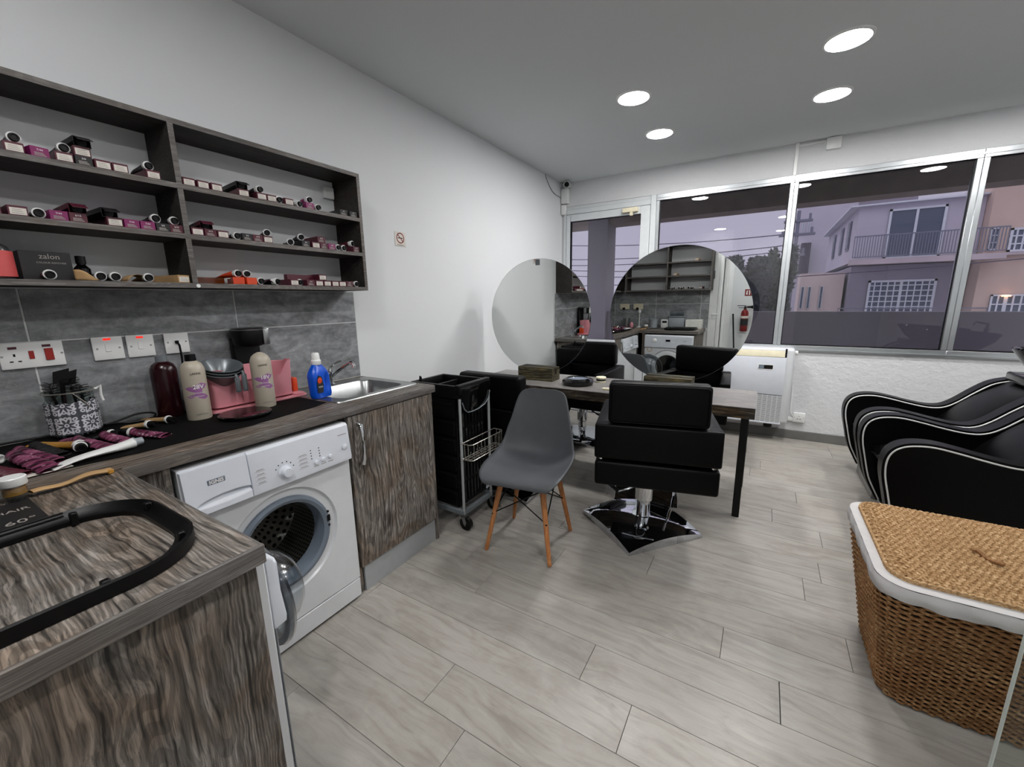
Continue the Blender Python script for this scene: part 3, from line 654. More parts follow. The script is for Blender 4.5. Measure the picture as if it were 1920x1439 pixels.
# ---- washing machines (local: front faces +Y, viewer's left is +X)
def plate_hole(m, x0, x1, z0, z1, y, r, cz, n=48):
    bm = m.bm; a = []; b = []
    for k in range(n):
        t = 2 * PI * k / n; cx, cs = math.cos(t), math.sin(t)
        sx_ = (x1 if cx > 0 else -x0) / abs(cx) if abs(cx) > 1e-6 else 9; sz = ((z1 - cz) if cs > 0 else (cz - z0)) / abs(cs) if abs(cs) > 1e-6 else 9
        s_ = min(sx_, sz); a.append(bm.verts.new((r * cx, y, cz + r * cs))); b.append(bm.verts.new((s_ * cx, y, cz + s_ * cs)))
    for k in range(n): bm.faces.new((a[k], a[(k + 1) % n], b[(k + 1) % n], b[k]))
    for k in range(n):   # close corners
        if abs(b[k].co.x - b[(k + 1) % n].co.x) > 1e-5 and abs(b[k].co.z - b[(k + 1) % n].co.z) > 1e-5:
            cx = x1 if b[k].co.x > 0 else x0; cz_ = z1 if b[k].co.z > cz else z0; bm.faces.new((b[k], b[(k + 1) % n], bm.verts.new((cx, y, cz_))))
RY = Matrix.Rotation(-PI / 2, 4, 'X')     # lathe axis +Z -> +Y
def T(x, y, z): return Matrix.Translation((x, y, z))
def washer(lab, loc, rz, style):
    t = thing('washing_machine', lab, 'washing machine', loc, rz)
    hw = .298; cz = .44
    b = MB(); b.box(-hw, hw, -.53, -.35, .012, .845, .004, 1); b.box(-hw, -.262, -.36, 0, .012, .845, .004, 1); b.box(.262, hw, -.36, 0, .012, .845, .004, 1); b.box(-.27, .27, -.36, 0, .80, .845, .004, 1); b.box(-.27, .27, -.36, 0, .012, .06)
    b.box(-.285, .285, -.06, -.012, .012, .10)
    for sx_ in (-.24, .24):
        for yy in (-.06, -.45): b.cyl((sx_, yy, 0), (sx_, yy, .02), .02, n=10)
    plate_hole(b, -hw, hw, .105, .682, .003, .215, cz)
    b.lathe([(.215, .003), (.208, -.008), (.180, -.010)], M4=T(0, 0, cz) @ RY, n=48, cap=False)
    b.build('body', 'appliance', t, world=False)
    MB().box(-hw, hw, -.015, .004, .012, .100, .003, 1).build('kick_panel', 'appliance', t, world=False)
    # control panel, wedge with rounded top
    xd = .104 if style == 1 else hw
    cp = MB().prism([(.0006, .8435), (.006, .8435), (.016, .834), (.028, .70), (.026, .686), (.0006, .682)], 'yz', -hw, xd, .003, 2)
    if style == 1: cp.prism([(.0006, .8435), (.003, .8435), (.004, .834), (.008, .70), (.004, .686), (.0006, .682)], 'yz', xd - .003, hw - .006, .001, 1)
    cp.build('control_panel', 'appliance_panel', t, world=False)
    def py(z): return .028 - (z - .70) / .134 * .012
    if style == 1:
        def dfr(u, v):
            x = .298 - u * .1925; z = .684 + v * .158; y = py(z); e = min(u, 1 - u) * .1925; f = min(v, 1 - v) * .158
            if e < .002 or f < .002: y -= .012
            q_ = 1 - ((x - .183) / .088) ** 2; zc = .716 + (.183 - x) * .02; hh = .019 * math.sqrt(max(q_, 0)) if q_ > 0 else 0
            if hh > 0:
                top, bot = zc + hh * 1.1, zc - hh * .55
                if bot < z < top: y -= .016 * min(1, (top - z) / .004) * min(1, (z - bot) / (.012 + .016 * q_))
            return Vector((x, y, z))
        MB().grid(dfr, 96, 80).build('detergent_drawer', 'appliance_panel', t, world=False)
        MB().box(.180, .232, .018, .0215, .774, .792, .001, 1).build('badge', 'gasket', t, world=False)
        text('lettering', 'IGNIS', .017, (0, 0, 0), FY, 'white_text', t, bold=.0006).location = (.206, .0222, .783)
        kx, kz = -.012, .733
        MB().lathe([(.026, 0), (.026, .004), (.020, .006), (.019, .02), (.016, .024), (0, .024)], M4=T(kx, py(kz), kz) @ RY, n=28).build('program_knob', 'appliance_panel', t, world=False)
        for x, z, r in ((-.135, .726, .0085), (-.166, .728, .0085), (-.197, .730, .0085), (-.268, .748, .012)):
            MB().lathe([(r, 0), (r, .006), (r * .7, .008), (0, .008)], M4=T(x, py(z), z) @ RY, n=16).build('button', 'appliance_panel', t, world=False)
        mk = MB()
        for z0, xs in ((.778, (-.12, -.155)), (.767, (-.12, -.155)), (.756, (-.12, -.155)), (.745, (-.12, -.155))):
            for x in xs: mk.box(x - .002, x + .002, py(z0), py(z0) + .0006, z0 - .002, z0 + .002)
        for a in range(-60, 90, 26): aa = math.radians(90 + a); z0 = kz + .036 * math.sin(aa); mk.box(kx + .036 * math.cos(aa) - .002, kx + .036 * math.cos(aa) + .002, py(z0), py(z0) + .0006, z0 - .002, z0 + .002)
        mk.build('indicator_marks', 'black_text', t, world=False)
        ln = MB()
        for k in range(4):
            z = .765 - k * .015
            for x0, x1 in ((.055, .09), (-.105, -.065)):
                ln.box(x0, x1, py(z), py(z) + .0005, z - .0006, z + .0004); ln.box(x0 + .005, x1 - .006, py(z), py(z) + .0005, z + .004, z + .0062)
        for x in (-.135, -.166, -.197): ln.box(x - .011, x + .011, py(.71), py(.71) + .0005, .7095, .712)
        ln.box(-.285, -.245, py(.80), py(.80) + .0005, .799, .802); ln.build('printed_legend', 'label_text', t, world=False)
    else:
        MB().prism(rrect(.11, .285, .70, .825, .008), 'xz', .02, .0275, .002, 1).build('detergent_drawer', 'appliance_panel', t, world=False)
        MB().lathe([(.028, 0), (.028, .004), (.022, .006), (.02, .02), (0, .022)], M4=T(-.17, py(.775), .775) @ RY, n=28).build('program_knob', 'white', t, world=False)
        MB().box(-.03, .025, .018, .0295, .765, .79, .001, 1).build('display', 'black_gloss', t, world=False)
        text('lettering', 'Fagor', .02, (0, 0, 0), FY, 'gasket', t).location = (.20, .0285, .78)
        MB().lathe([(.034, .0045), (.030, .0055), (.026, .0045)], M4=T(-.235, 0, .655) @ RY, n=28, cap=False).build('energy_sticker', 'kraft', t, world=False)
        for x in (-.08, -.05, .05, .08): MB().lathe([(.006, 0), (.006, .004), (0, .004)], M4=T(x, py(.755), .755) @ RY, n=12).build('button', 'white', t, world=False)
    MB().lathe([(.182, -.012), (.180, .002), (.168, .006), (.155, 0), (.148, -.03), (.150, -.06), (.158, -.065)], M4=T(0, 0, cz) @ RY, n=48, cap=False).build('door_gasket', 'gasket', t, world=False)
    # drum
    dm = MB(); L = .27; nr = 64
    def uvcyl(fn, nu, nv, uv): dm.grid(fn, nu, nv, uv)
    uvcyl(lambda u, v: Vector((.235 * math.cos(2 * PI * u), -.07 - v * L, cz + .235 * math.sin(2 * PI * u))), 64, 6, (96, 18))
    uvcyl(lambda u, v: Vector(((.235 - .235 * v) * math.cos(2 * PI * u), -.07 - L - .012 * v, cz + (.235 - .235 * v) * math.sin(2 * PI * u))), 48, 4, (40, 7))
    uvcyl(lambda u, v: Vector(((.235 - .08 * v) * math.cos(2 * PI * u), -.07 + .012 * v, cz + (.235 - .08 * v) * math.sin(2 * PI * u))), 48, 1, (1, .1))
    dm.build('drum', 'drum', t, world=False)
    for a in (0.9, 0.9 + 2.09, 0.9 + 4.19):
        ca, sa = math.cos(a), math.sin(a)
        MB().grid(lambda u, v: Vector(((.235 - .055 * math.sin(v * PI)) * math.cos(a + (v - .5) * .35), -.08 - u * .25, cz + (.235 - .055 * math.sin(v * PI)) * math.sin(a + (v - .5) * .35))), 4, 8).build('drum_paddle', 'steel', t, world=False)
    MB().box(-.181, -.166, .0, .0065, .448, .474).cyl((-.174, 0, .490), (-.174, .0065, .490), .005, n=8).cyl((-.174, 0, .43), (-.174, .0065, .43), .005, n=8).build('latch', 'black', t, world=False)
    if style == 1:      # door swung open 90 degrees on the viewer's left hinge, inner side towards -X
        H = T(.202, .196, cz) @ Matrix.Rotation(-PI / 2, 4, 'Y')
        MB().lathe([(.172, -.010), (.177, 0), (.172, .010), (.135, .012), (.130, .010), (.130, -.008), (.145, -.012), (.172, -.010)], M4=H, n=48, cap=False).build('door_ring', 'frosted_ring', t, world=False)
        MB().lathe([(.130, .0), (.128, .03), (.118, .06), (.096, .085), (.055, .10), (0, .103)], M4=H, n=40, cap=False).build('door_glass', 'frosted', t, world=False)
        MB().lathe([(.150, -.012), (.11, -.026), (.06, -.032), (0, -.034)], M4=H, n=40, cap=False).build('door_cover', 'frosted', t, world=False)
        MB().box(.20, .225, .0, .03, .38, .50, .004, 1).build('hinge', 'steel', t, world=False)
    else:
        H = T(0, .004, cz) @ RY
        MB().lathe([(.20, -.002), (.202, .012), (.19, .022), (.155, .024), (.148, .014), (.148, 0)], M4=H, n=48, cap=False).build('door_ring', 'appliance', t, world=False)
        MB().lathe([(.150, .014), (.12, .0), (.06, -.02), (0, -.03)], M4=H, n=40, cap=False).build('door_glass', 'black_gloss', t, world=False)
    return t
washer('white front loading washing machine with its round door open under the left worktop', (.606, .765, 0), -PI / 2, 1)
washer('white washing machine under the near counter, mostly hidden, seen in the mirror', (.99, .365, 0), 0, 2)

# ---- sink
sk = thing('sink', 'stainless steel inset sink at the end of the left worktop', 'sink', (.28, 1.37, .90))
m = MB(); ro = rrect(.072, .498, 1.118, 1.618, .03); 
def loop(pts, z): return [m.bm.verts.new((x, y, z)) for x, y in pts]
L0 = loop(rrect(.066, .504, 1.112, 1.624, .035), .8995); L1 = loop(rrect(.069, .501, 1.115, 1.621, .033), .9045); L2 = loop(rrect(.080, .490, 1.126, 1.610, .03), .9035)
L3 = loop(rrect(.135, .455, 1.175, 1.575, .06), .9015); L4 = loop(rrect(.142, .448, 1.182, 1.568, .055), .893); L5 = loop(rrect(.155, .435, 1.195, 1.555, .05), .775); L6 = loop(rrect(.20, .39, 1.24, 1.51, .03), .757)
for A, B in ((L0, L1), (L1, L2), (L2, L3), (L3, L4), (L4, L5), (L5, L6)):
    for k in range(len(A)): m.bm.faces.new((A[k], A[(k + 1) % len(A)], B[(k + 1) % len(A)], B[k]))
m.bm.faces.new(L6); m.build('basin', 'steel', sk)
MB().lathe([(.035, .758), (.033, .761), (.02, .759), (0, .757)], (.295, 1.375, 0), 20).build('drain', 'chrome', sk)
tp = thing('tap', 'chrome mixer tap with a swivel spout behind the sink', 'tap', (.10, 1.36, .903))
MB().lathe([(.024, .9035), (.024, .91), (.018, .915), (.018, .96), (.02, .965), (.019, .985), (0, .99)], (.105, 1.36, 0), 20).build('body', 'chrome', tp)
MB().tube(bez([(.11, 1.36, .945), (.15, 1.37, .975), (.20, 1.385, 1.01), (.235, 1.395, 1.03), (.255, 1.40, 1.022), (.258, 1.40, 1.005)], 5), .009, 10).build('spout', 'chrome', tp)
MB().tube([(.105, 1.36, .985), (.10, 1.37, 1.0), (.11, 1.40, 1.02), (.115, 1.43, 1.028)], .007, 8).build('lever', 'chrome', tp)

# ---- wall shelf units
def shelf_unit(root, axis, a0, a1, div, zs, off, items=None):
    """axis y: on left wall, axis x: on back wall"""
    z0, z1, dp = 1.406, 2.004, .20; ws, es = ('shelf_wood', 'edge') if axis == 'y' else ('shelf_wood_x', 'edge_x')
    def bx(nm, u0, u1, w0, w1, edge=True):
        m = MB(); e = MB()
        if axis == 'y': m.box(.0, dp - .0015, u0, u1, w0, w1); e.box(dp - .0015, dp, u0, u1, w0, w1)
        else: m.box(u0, u1, -.25, -.25 + dp - .0015, w0, w1); e.box(u0, u1, -.25 + dp - .0015, -.25 + dp, w0, w1)
        o = m.build(nm, ws, root); e.build('edge_band', es, o)  # grey banding, made paler to paint in the room light on front edges
    bx('top_board', a0, a1, z1 - .018, z1); bx('bottom_board', a0, a1, z0, z0 + .018)
    bx('side_board', a0, a0 + .018, z0 + .018, z1 - .018); bx('side_board', a1 - .018, a1, z0 + .018, z1 - .018)
    bx('divider', div - .009, div + .009, z0 + .018, z1 - .018)
    for z in (1.605, 1.782):
        bx('shelf', a0 + .018, div - .009, z - .018, z); bx('shelf', div + .009, a1 - .018, z - .018, z)
su = thing('wall_shelf', 'long dark wood wall shelf with six compartments full of hair colour boxes', 'shelf', (0, .67, 1.406))
shelf_unit(su, 'y', -.236, 1.585, .764, None, 0)
tag(MB().lathe([(.007, 0), (.007, .0008), (0, .0008)], M4=T(.2002, .772, 1.414) @ Matrix.Rotation(PI / 2, 4, 'Y'), n=16).build('round_sticker', 'white'), 'small round white sticker on the bottom edge of the left wall shelf', 'sticker')
tag(MB().box(.0, .02, 1.50, 1.56, 1.895, 1.955, .003, 1).box(.02, .022, 1.51, 1.55, 1.905, 1.945).build('cover_plate', 'white'), 'square white cover plate inside the top right shelf compartment', 'cover plate')
sb_ = thing('wall_shelf', 'dark wood wall shelf on the back wall, visible only in the mirror', 'shelf', (.77, -.2, 1.406))
shelf_unit(sb_, 'x', .27, 1.385, .83, None, 0)

# ---- hair colour boxes and tubes
SH = {'A': 1.782, 'B': 1.605, 'C': 1.424}
BW, BH, BD = .0405, .0285, .165
COLN = {'w': ('maroon', 'box_maroon', 'with a white end label'), 'm': ('magenta', 'box_magenta', 'with printed end'), 'd': ('black', 'box_dark', 'with printed end'), 'r': ('dark red', 'box_maroon', 'with printed end'), 'o': ('orange', 'box_orange', ''), 'k': ('brown kraft', 'kraft', 'with a white end label')}
def make_box(c):
    """local: front end faces +X at x=0"""
    nm, mt, _ = COLN[c]; t = thing('hair_colour_box', '', 'box')
    MB().box(-BD, 0, -BW / 2, BW / 2, 0, BH, .0008, 1).build('carton', mt, t, world=False)
    if c in 'wk':
        MB().box(.0, .0005, -BW / 2 + .004, BW / 2 - .003, .0035, BH - .006).build('label', 'paper', t, world=False)
        m = MB()
        for k in range(3): m.box(.0005, .0008, -.013 + k * .001, .012 - k * .002, .007 + k * .005, .0085 + k * .005)
        m.build('label_print', 'label_text', t, world=False)
    elif c in 'mrd':
        text('lettering', {'m': '7/44', 'r': '6/15', 'd': '5/0'}[c], .008, (0, 0, 0), FX, 'white_text', t).location = (.0006, 0, .020)
        m = MB()
        for k in range(3): m.box(.0, .0005, -.013, .013 - k * .003, .004 + k * .0035, .006 + k * .0035)
        m.build('label_print', 'label_text', t, world=False)
    return t
def make_open(c):
    nm, mt, _ = COLN[c]; t = thing('open_hair_colour_box', '', 'box'); m = MB(); e = .001
    m.box(-BD, 0, -BW / 2, BW / 2, 0, e); m.box(-BD, 0, -BW / 2, BW / 2, BH - e, BH); m.box(-BD, 0, -BW / 2, -BW / 2 + e, 0, BH); m.box(-BD, 0, BW / 2 - e, BW / 2, 0, BH); m.box(-BD, -BD + e, -BW / 2, BW / 2, 0, BH)
    m.build('carton', mt, t, world=False)
    MB().prism([(0, BH), (.022, BH - .010), (.030, BH - .014), (.030, BH - .0155), (.022, BH - .0115), (0, BH - .0015)], 'xz', -BW / 2 + .002, BW / 2 - .002).build('flap', mt, t, world=False)
    MB().lathe([(.009, 0), (.0115, .02), (.0125, .03), (0, .03)], M4=T(-.035, 0, .0135) @ Matrix.Rotation(PI / 2, 4, 'Y'), n=16).build('tube_cap', 'black', t, world=False)
    return t
TUBEM = {'': 'box_dark', 'k': 'kraft', 'o': 'box_orange', 'p': 'box_maroon', 'y': 'mustard', 'm': 'box_magenta'}
def make_tube(c, L=.12):
    """local: cap faces +X, lies on z=0"""
    t = thing('hair_colour_tube', '', 'tube'); R0 = .0135
    def body(u, v):
        a = 2 * PI * v; k = max(0, (u - .15) / .85); flat = 1 - k ** 1.2 * .88; wide = 1 + .55 * k
        kink = .004 * math.sin(u * 9) * k
        return Vector((-.03 - u * L, math.cos(a) * R0 * wide + kink, R0 * max(flat, .15) + math.sin(a) * R0 * flat))
    MB().grid(body, 14, 14).build('tube', TUBEM[c], t, world=False)
    CX = Matrix.Rotation(PI / 2, 4, 'Y')
    MB().lathe([(.0125, -.034), (.0155, -.018), (.0158, -.013), (.0150, -.010), (.010, -.010)], M4=T(0, 0, .0158) @ CX, n=20, cap=False).build('white_shoulder', 'white', t, world=False)
    MB().lathe([(.0120, -.012), (.0112, -.002), (.0104, 0), (.007, 0), (.006, -.003), (0, -.003)], M4=T(0, 0, .0158) @ CX, n=20, cap=False).build('cap', 'black', t, world=False)
    return t
ITEMS = {
 'AL': [('B', 'w', .369, 0), ('T', '', .376, 1), ('B', 'm', .42, 0, .14), ('B', 'w', .471, 0), ('T', '', .478, 1), ('B', 'd', .515, 0), ('B', 'w', .517, 1), ('O', 'd', .521, 2), ('B', 'w', .560, 0), ('B', 'w', .603, 0), ('B', 'w', .692, 0), ('T', '', .688, 1)],
 'BL': [('B', 'w', .295, 0), ('B', 'w', .347, 0), ('T', '', .39, 0), ('B', 'm', .431, 0), ('B', 'r', .474, 0), ('O', 'r', .478, 1), ('B', 'w', .562, 0), ('O', 'd', .554, 1), ('B', 'm', .606, 0), ('B', 'm', .650, 0), ('B', 'd', .694, 0), ('T', '', .682, 1), ('B', 'r', .735, 0), ('T', '', .738, 1)],
 'CL': [('T', 'p', .384, 0), ('T', '', .501, 0), ('T', '', .538, 0), ('T', 'k', .628, 0), ('B', 'k', .731, 0, .2)],
 'AR': [('B', 'w', .799, 0), ('B', 'w', .846, 0), ('B', 'w', .893, 0), ('B', 'w', .993, 0, -.1), ('O', 'd', .993, 1, -.1), ('B', 'w', 1.066, 0), ('T', '', 1.070, 1), ('B', 'w', 1.109, 0), ('T', '', 1.147, 0), ('B', 'w', 1.188, 0), ('T', '', 1.244, 0), ('B', 'm', 1.290, 0), ('T', 'm', 1.300, 1), ('T', '', 1.338, 0), ('B', 'd', 1.476, 0, -.12), ('B', 'd', 1.535, 0, -.1)],
 'BR': [('B', 'w', .802, 0), ('B', 'r', .847, 0), ('O', 'r', .838, 1, -.15), ('B', 'w', .891, 0), ('T', '', .948, 0), ('B', 'd', .984, 0), ('B', 'r', 1.027, 0), ('B', 'w', 1.070, 0), ('T', '', 1.075, 1, -.3), ('T', '', 1.173, 0, -.4), ('T', '', 1.235, 1, -.25), ('B', 'd', 1.248, 0), ('B', 'w', 1.300, 0), ('B', 'r', 1.338, 1, -.08), ('B', 'r', 1.344, 0), ('B', 'm', 1.388, 0), ('T', '', 1.432, 0), ('T', '', 1.466, 0), ('T', 'p', 1.530, 1, .2), ('B', 'r', 1.535, 0, .1)],
 'CR': [('B', 'o', .925, 0, -.35), ('T', 'o', .935, 1, .1), ('T', 'o', .968, 1, -.2), ('B', 'o', .978, 0), ('T', '', 1.021, 0), ('T', '', 1.095, 0, .5), ('B', 'w', 1.169, 0), ('T', '', 1.202, 0), ('B', 'r', 1.252, 0), ('B', 'w', 1.297, 0), ('B', 'w', 1.342, 0), ('B', 'w', 1.387, 0), ('B', 'w', 1.430, 0), ('B', 'r', 1.474, 0), ('B', 'w', 1.323, 1), ('T', '', 1.525, 0)],
}
ORD = ['first', 'second', 'third', 'fourth', 'fifth', 'sixth', 'seventh', 'eighth', 'ninth', 'tenth', 'eleventh', 'twelfth']
ROWN = {'A': 'top', 'B': 'middle', 'C': 'bottom'}; SIDEN = {'L': 'left', 'R': 'right'}
protos = {}
for row, L in ITEMS.items():
    cnt = {}
    for it in sorted(L, key=lambda q: (q[2] + q[3] * .001)):
        k, c, y, lv = it[:4]; rz = it[4] if len(it) > 4 else random.uniform(-.04, .04); key = (k, c)
        kind = {'B': COLN.get(c, ('', '', ''))[0] + ' colour box', 'O': 'open ' + COLN.get(c, ('',))[0] + ' colour box', 'T': {'': 'black', 'k': 'tan', 'o': 'orange', 'p': 'dark red', 'm': 'magenta'}.get(c, '') + ' capped colour tube'}[k]
        wh = COLN[c][2] if k == 'B' else ''
        n = cnt.get((k, c), 0); cnt[(k, c)] = n + 1
        tot = sum(1 for q in L if q[0] == k and q[1] == c)
        pos = (ORD[n] + ' ' if tot > 1 else '') ; where = 'on the %s %s shelf' % (ROWN[row[0]], SIDEN[row[1]])
        lab = ' '.join(('%s%s%s %s%s' % (pos, 'white-ended ' if 'white' in wh else '', kind, 'from the left ' if tot > 1 else '', where)).split())
        x = .193 - (.0 if lv == 0 else .008); z = SH[row[0]] + lv * (BH + .0006)
        if k == 'T' and lv == 0: z += .0
        if key not in protos:
            o = {'B': make_box, 'O': make_open, 'T': make_tube}[k](c); protos[key] = o; o.location = (x, y, z); o.rotation_euler = (0, 0, rz); o['label'] = lab
        else: o = copy_thing(protos[key], (x, y, z), rz, lab)
        o['group'] = 'hair colour boxes and tubes on the wall shelf'
# bottom-left oddments: lotion bottle, black carton, dropper bottle, kraft flaps
t = thing('lotion_bottle', 'clear bottle with a salmon red label at far left of bottom shelf', 'bottle', (.13, .285, 1.424))
MB().lathe([(.040, 1.4245), (.042, 1.43), (.042, 1.50), (.036, 1.52), (.016, 1.532), (.016, 1.55)], (.13, .285, 0), 24, cap=True).build('bottle', 'frosted', t); MB().lathe([(.0425, 1.432), (.0425, 1.506)], (.13, .285, 0), 24, cap=False).build('label', 'pink_label', t); MB().lathe([(.018, 1.545), (.018, 1.565), (0, 1.566)], (.13, .285, 0), 16).build('cap', 'white', t)
t = thing('colour_service_carton', 'wide black carton with pale lettering standing on the bottom left shelf', 'box', (.10, .385, 1.424))
MB().box(.045, .14, .335, .448, 1.4245, 1.512, .001, 1).build('carton', 'box_dark', t)
text('lettering', 'zalon', .022, (.1405, .400, 1.497), FX, 'label_text', t); text('lettering', 'COLOUR REMOVER', .0075, (.1405, .402, 1.478), FX, 'label_text', t)
t = thing('dropper_bottle', 'small black bottle behind a torn brown carton on bottom left shelf', 'bottle', (.13, .47, 1.424))
MB().lathe([(.020, 1.4245), (.021, 1.43), (.021, 1.465), (.011, 1.477), (.011, 1.483)], (.13, .472, 0), 18).build('bottle', 'black_gloss', t); MB().lathe([(.013, 1.481), (.013, 1.505), (0, 1.507)], (.13, .472, 0), 16).build('cap', 'black', t)
def sheet(nm, lab, cat, fn, mat, n=10, th=.0006):
    o = MB().grid(fn, n, 4).build(nm, mat); s = o.modifiers.new('s', 'SOLIDIFY'); s.thickness = th; return tag(o, lab, cat)
sheet('torn_carton', 'torn open brown card carton leaning beside the small black bottle', 'carton', lambda u, v: Vector((.165 + .02 * math.sin(u * 2), .442 + u * .052, 1.425 + v * .034 * (1 - u * .7) + .006 * math.sin(u * 5) * v)), 'kraft')
sheet('card_flap', 'curled brown cardboard flap lying on the bottom left shelf', 'cardboard', lambda u, v: Vector((.10 + v * .08, .57 + u * .06, 1.4262 + .024 * math.sin(u * PI) ** .6)), 'kraft')
sheet('torn_carton', 'crumpled dark red carton strip at right end of bottom compartment', 'carton', lambda u, v: Vector((.15 + v * .035, 1.03 + u * .05, 1.4255 + .016 * math.sin(u * PI) + .004 * v)), 'box_maroon')
# long cartons lying lengthwise
o = MB().box(-.014, .014, -.075, .075, 0, .026, .001, 1).build('long_carton', 'box_maroon'); o.location = (.12, 1.245, 1.4525); tag(o, 'long dark red carton lying across the boxes on bottom right shelf', 'box')
o = MB().box(-.016, .016, -.06, .06, 0, .028, .001, 1).build('long_carton', 'amber_bottle'); o.location = (.09, .85, 1.4245); tag(o, 'brown orange carton lying lengthwise at left of bottom right shelf', 'box')

# mirror-side shelf contents
for i, (x, z, c, l) in enumerate(((1.19, 1.782, 'k', 'brown carton on the top right board of the back wall shelf'), (.93, 1.605, 'k', 'brown carton in the middle right of the back wall shelf'), (1.26, 1.424, 'w', 'white ended carton at the right of the back wall shelf bottom'))):
    o = copy_thing(protos[('B', c)], (x, -.056, z), PI / 2, l); del o['group']
for i, x in enumerate((.87, .93, .99, 1.05, 1.11, 1.17)):
    o = copy_thing(protos[('T', 'k' if i % 2 else '')], (x, -.06, 1.424), PI / 2 + .2 * (-1) ** i, 'capped colour tube lying on the bottom board of the back wall shelf, seen in mirror'); o['group'] = 'tubes on the back wall shelf'

# ---- sockets
def plate(nm, lab, cat, y0, y1, z0, z1):
    t = thing(nm, lab, cat, (0.012, (y0 + y1) / 2, (z0 + z1) / 2)); MB().box(.0128, .022, y0, y1, z0, z1, .003, 2).build('plate', 'white', t); return t
def screws(t, y0, y1, z):
    for y in (y0, y1): MB().cyl((.022, y, z), (.0226, y, z), .0035, n=10).build('screw', 'steel', t)
t = plate('cooker_switch', 'wide white cooker switch plate with socket and red rockers', 'socket', .262, .408, 1.144, 1.228); screws(t, .268, .402, 1.186)
MB().box(.022, .0245, .326, .338, 1.173, 1.20, .001, 1).build('rocker', 'red_rocker', t); MB().box(.022, .0255, .362, .382, 1.165, 1.205, .001, 1).build('rocker', 'red_rocker', t)
MB().box(.022, .0228, .284, .303, 1.208, 1.216).build('neon_window', 'box_maroon', t); MB().box(.022, .0228, .359, .379, 1.210, 1.218).build('neon_window', 'box_maroon', t)
MB().box(.022, .0223, .292, .297, 1.184, 1.193).box(.022, .0223, .282, .290, 1.166, 1.170).box(.022, .0223, .300, .308, 1.166, 1.170).build('pin_hole', 'black', t)
for i, (y0, y1, lab) in enumerate(((.480, .566, 'square white switch with glowing red neon, left one of the pair'), (.576, .660, 'square white switch with glowing red neon, right one of the pair'))):
    t = plate('fused_switch', lab, 'switch', y0, y1, 1.146, 1.231); ym = (y0 + y1) / 2; screws(t, y0 + .012, y1 - .012, 1.188)
    MB().box(.022, .0245, ym - .009, ym + .007, 1.176, 1.203, .001, 1).build('rocker', 'white', t); MB().box(.022, .0228, ym - .011, ym + .010, 1.218, 1.225).build('neon', 'neon', t)
t = plate('flex_outlet', 'square white outlet plate with a black cable above the bottles', 'socket', .693, .777, 1.146, 1.229); screws(t, .704, .766, 1.192)
MB().box(.022, .030, .727, .739, 1.186, 1.198, .001, 1).tube([(.028, .733, 1.192), (.042, .734, 1.18), (.045, .734, 1.13), (.035, .73, 1.0), (.04, .72, .906)], .004, 8).build('cable', 'black', t)

# ---- smoke sign (no smoking) on left wall
t = thing('no_smoking_sign', 'small white square no smoking sign on the left wall', 'sign', (0, 2.045, 1.745))
MB().box(0, .003, 1.998, 2.092, 1.70, 1.79, .001, 1).build('plate', 'paper', t)
RX = Matrix.Rotation(PI / 2, 4, 'Y')
MB().lathe([(.034, .003), (.034, .0036), (.027, .0036), (.027, .003)], M4=T(0, 2.045, 1.752) @ RX, n=32, cap=False).prism([(2.019, 1.773), (2.023, 1.777), (2.071, 1.731), (2.067, 1.727)], 'yz', .003, .0036).build('prohibition_ring', 'red', t)
MB().box(.003, .0033, 2.023, 2.066, 1.749, 1.755).build('cigarette', 'black_text', t); text('lettering', 'NO SMOKING', .009, (.0034, 2.045, 1.708), FX, 'black_text', t)

# ---- bottles on the counter
CT = .9035
def developer(lab, x, y, mat, cap, s='28', hh=.235, r=.040):
    t = thing('developer_bottle', lab, 'bottle', (x, y, CT))
    MB().lathe([(r * .96, 0), (r, .004), (r, hh * .80), (r * .96, hh * .86), (r * .80, hh * .93), (r * .5, hh * .975)] + ([(r * .35, hh)] if cap else [(r * .2, hh), (0, hh + .001)]), n=32).build('bottle', mat, t, world=False)
    if cap: MB().lathe([(r * .42, hh * .97), (r * .46, hh * .98), (r * .44, hh * 1.09), (0, hh * 1.095)], n=24).build('cap', cap, t, world=False)
    if s:
        import math as _m
        a0 = _m.atan2(-y, 2.09 - x) + .12       # printed side
        def tx(st, sz, dz, ma, off=0.0, bold=0):
            cu = text('lettering', st, sz, (0, 0, 0), (PI / 2, 0, a0 + off + PI / 2), ma, t, bold=bold); cu.location = ((r + .0006) * _m.cos(a0 + off), (r + .0006) * _m.sin(a0 + off), dz)
        def splash(zc, a_, w_, h_, sk):
            return lambda u, v: Vector(((r + .0003) * _m.cos(a0 + a_ + (u - .5) * w_ + (v - .5) * sk), (r + .0003) * _m.sin(a0 + a_ + (u - .5) * w_ + (v - .5) * sk), zc + (v - .5) * h_ * (1 - abs(u - .5) * 1.1)))
        for zc, a_, w_, h_, sk in ((hh * .56, .25, 1.1, .030, .3), (hh * .52, -.35, .9, .024, -.4), (hh * .42, -.30, .8, .022, .5), (hh * .40, .35, .9, .026, -.3), (hh * .48, .1, .6, .05, .0)):
            MB().grid(splash(zc, a_, w_, h_, sk), 8, 2).build('printed_splash', 'box_purple', t, world=False)
        tx(s + 'V', .022, hh * .56, 'white_text', .12, .0006); tx('COLLAGE', .008, hh * .46, 'white_text', .12); tx('OXIDANT', .007, hh * .40, 'white_text', .1); tx('LAKMÉ', .011, hh * .78, 'black_text', .05); tx('CREAM DEVELOPER', .0045, hh * .10, 'grey_bowl', .1)
    return t
developer('dark burgundy plastic bottle with grey cap behind the beige one', .075, .655, 'burgundy', 'grey_cap', None, .225, .043)
developer('beige developer bottle with black cap, marked 28V, left of pink caddy', .225, .695, 'beige', 'black', '28', .232, .040)
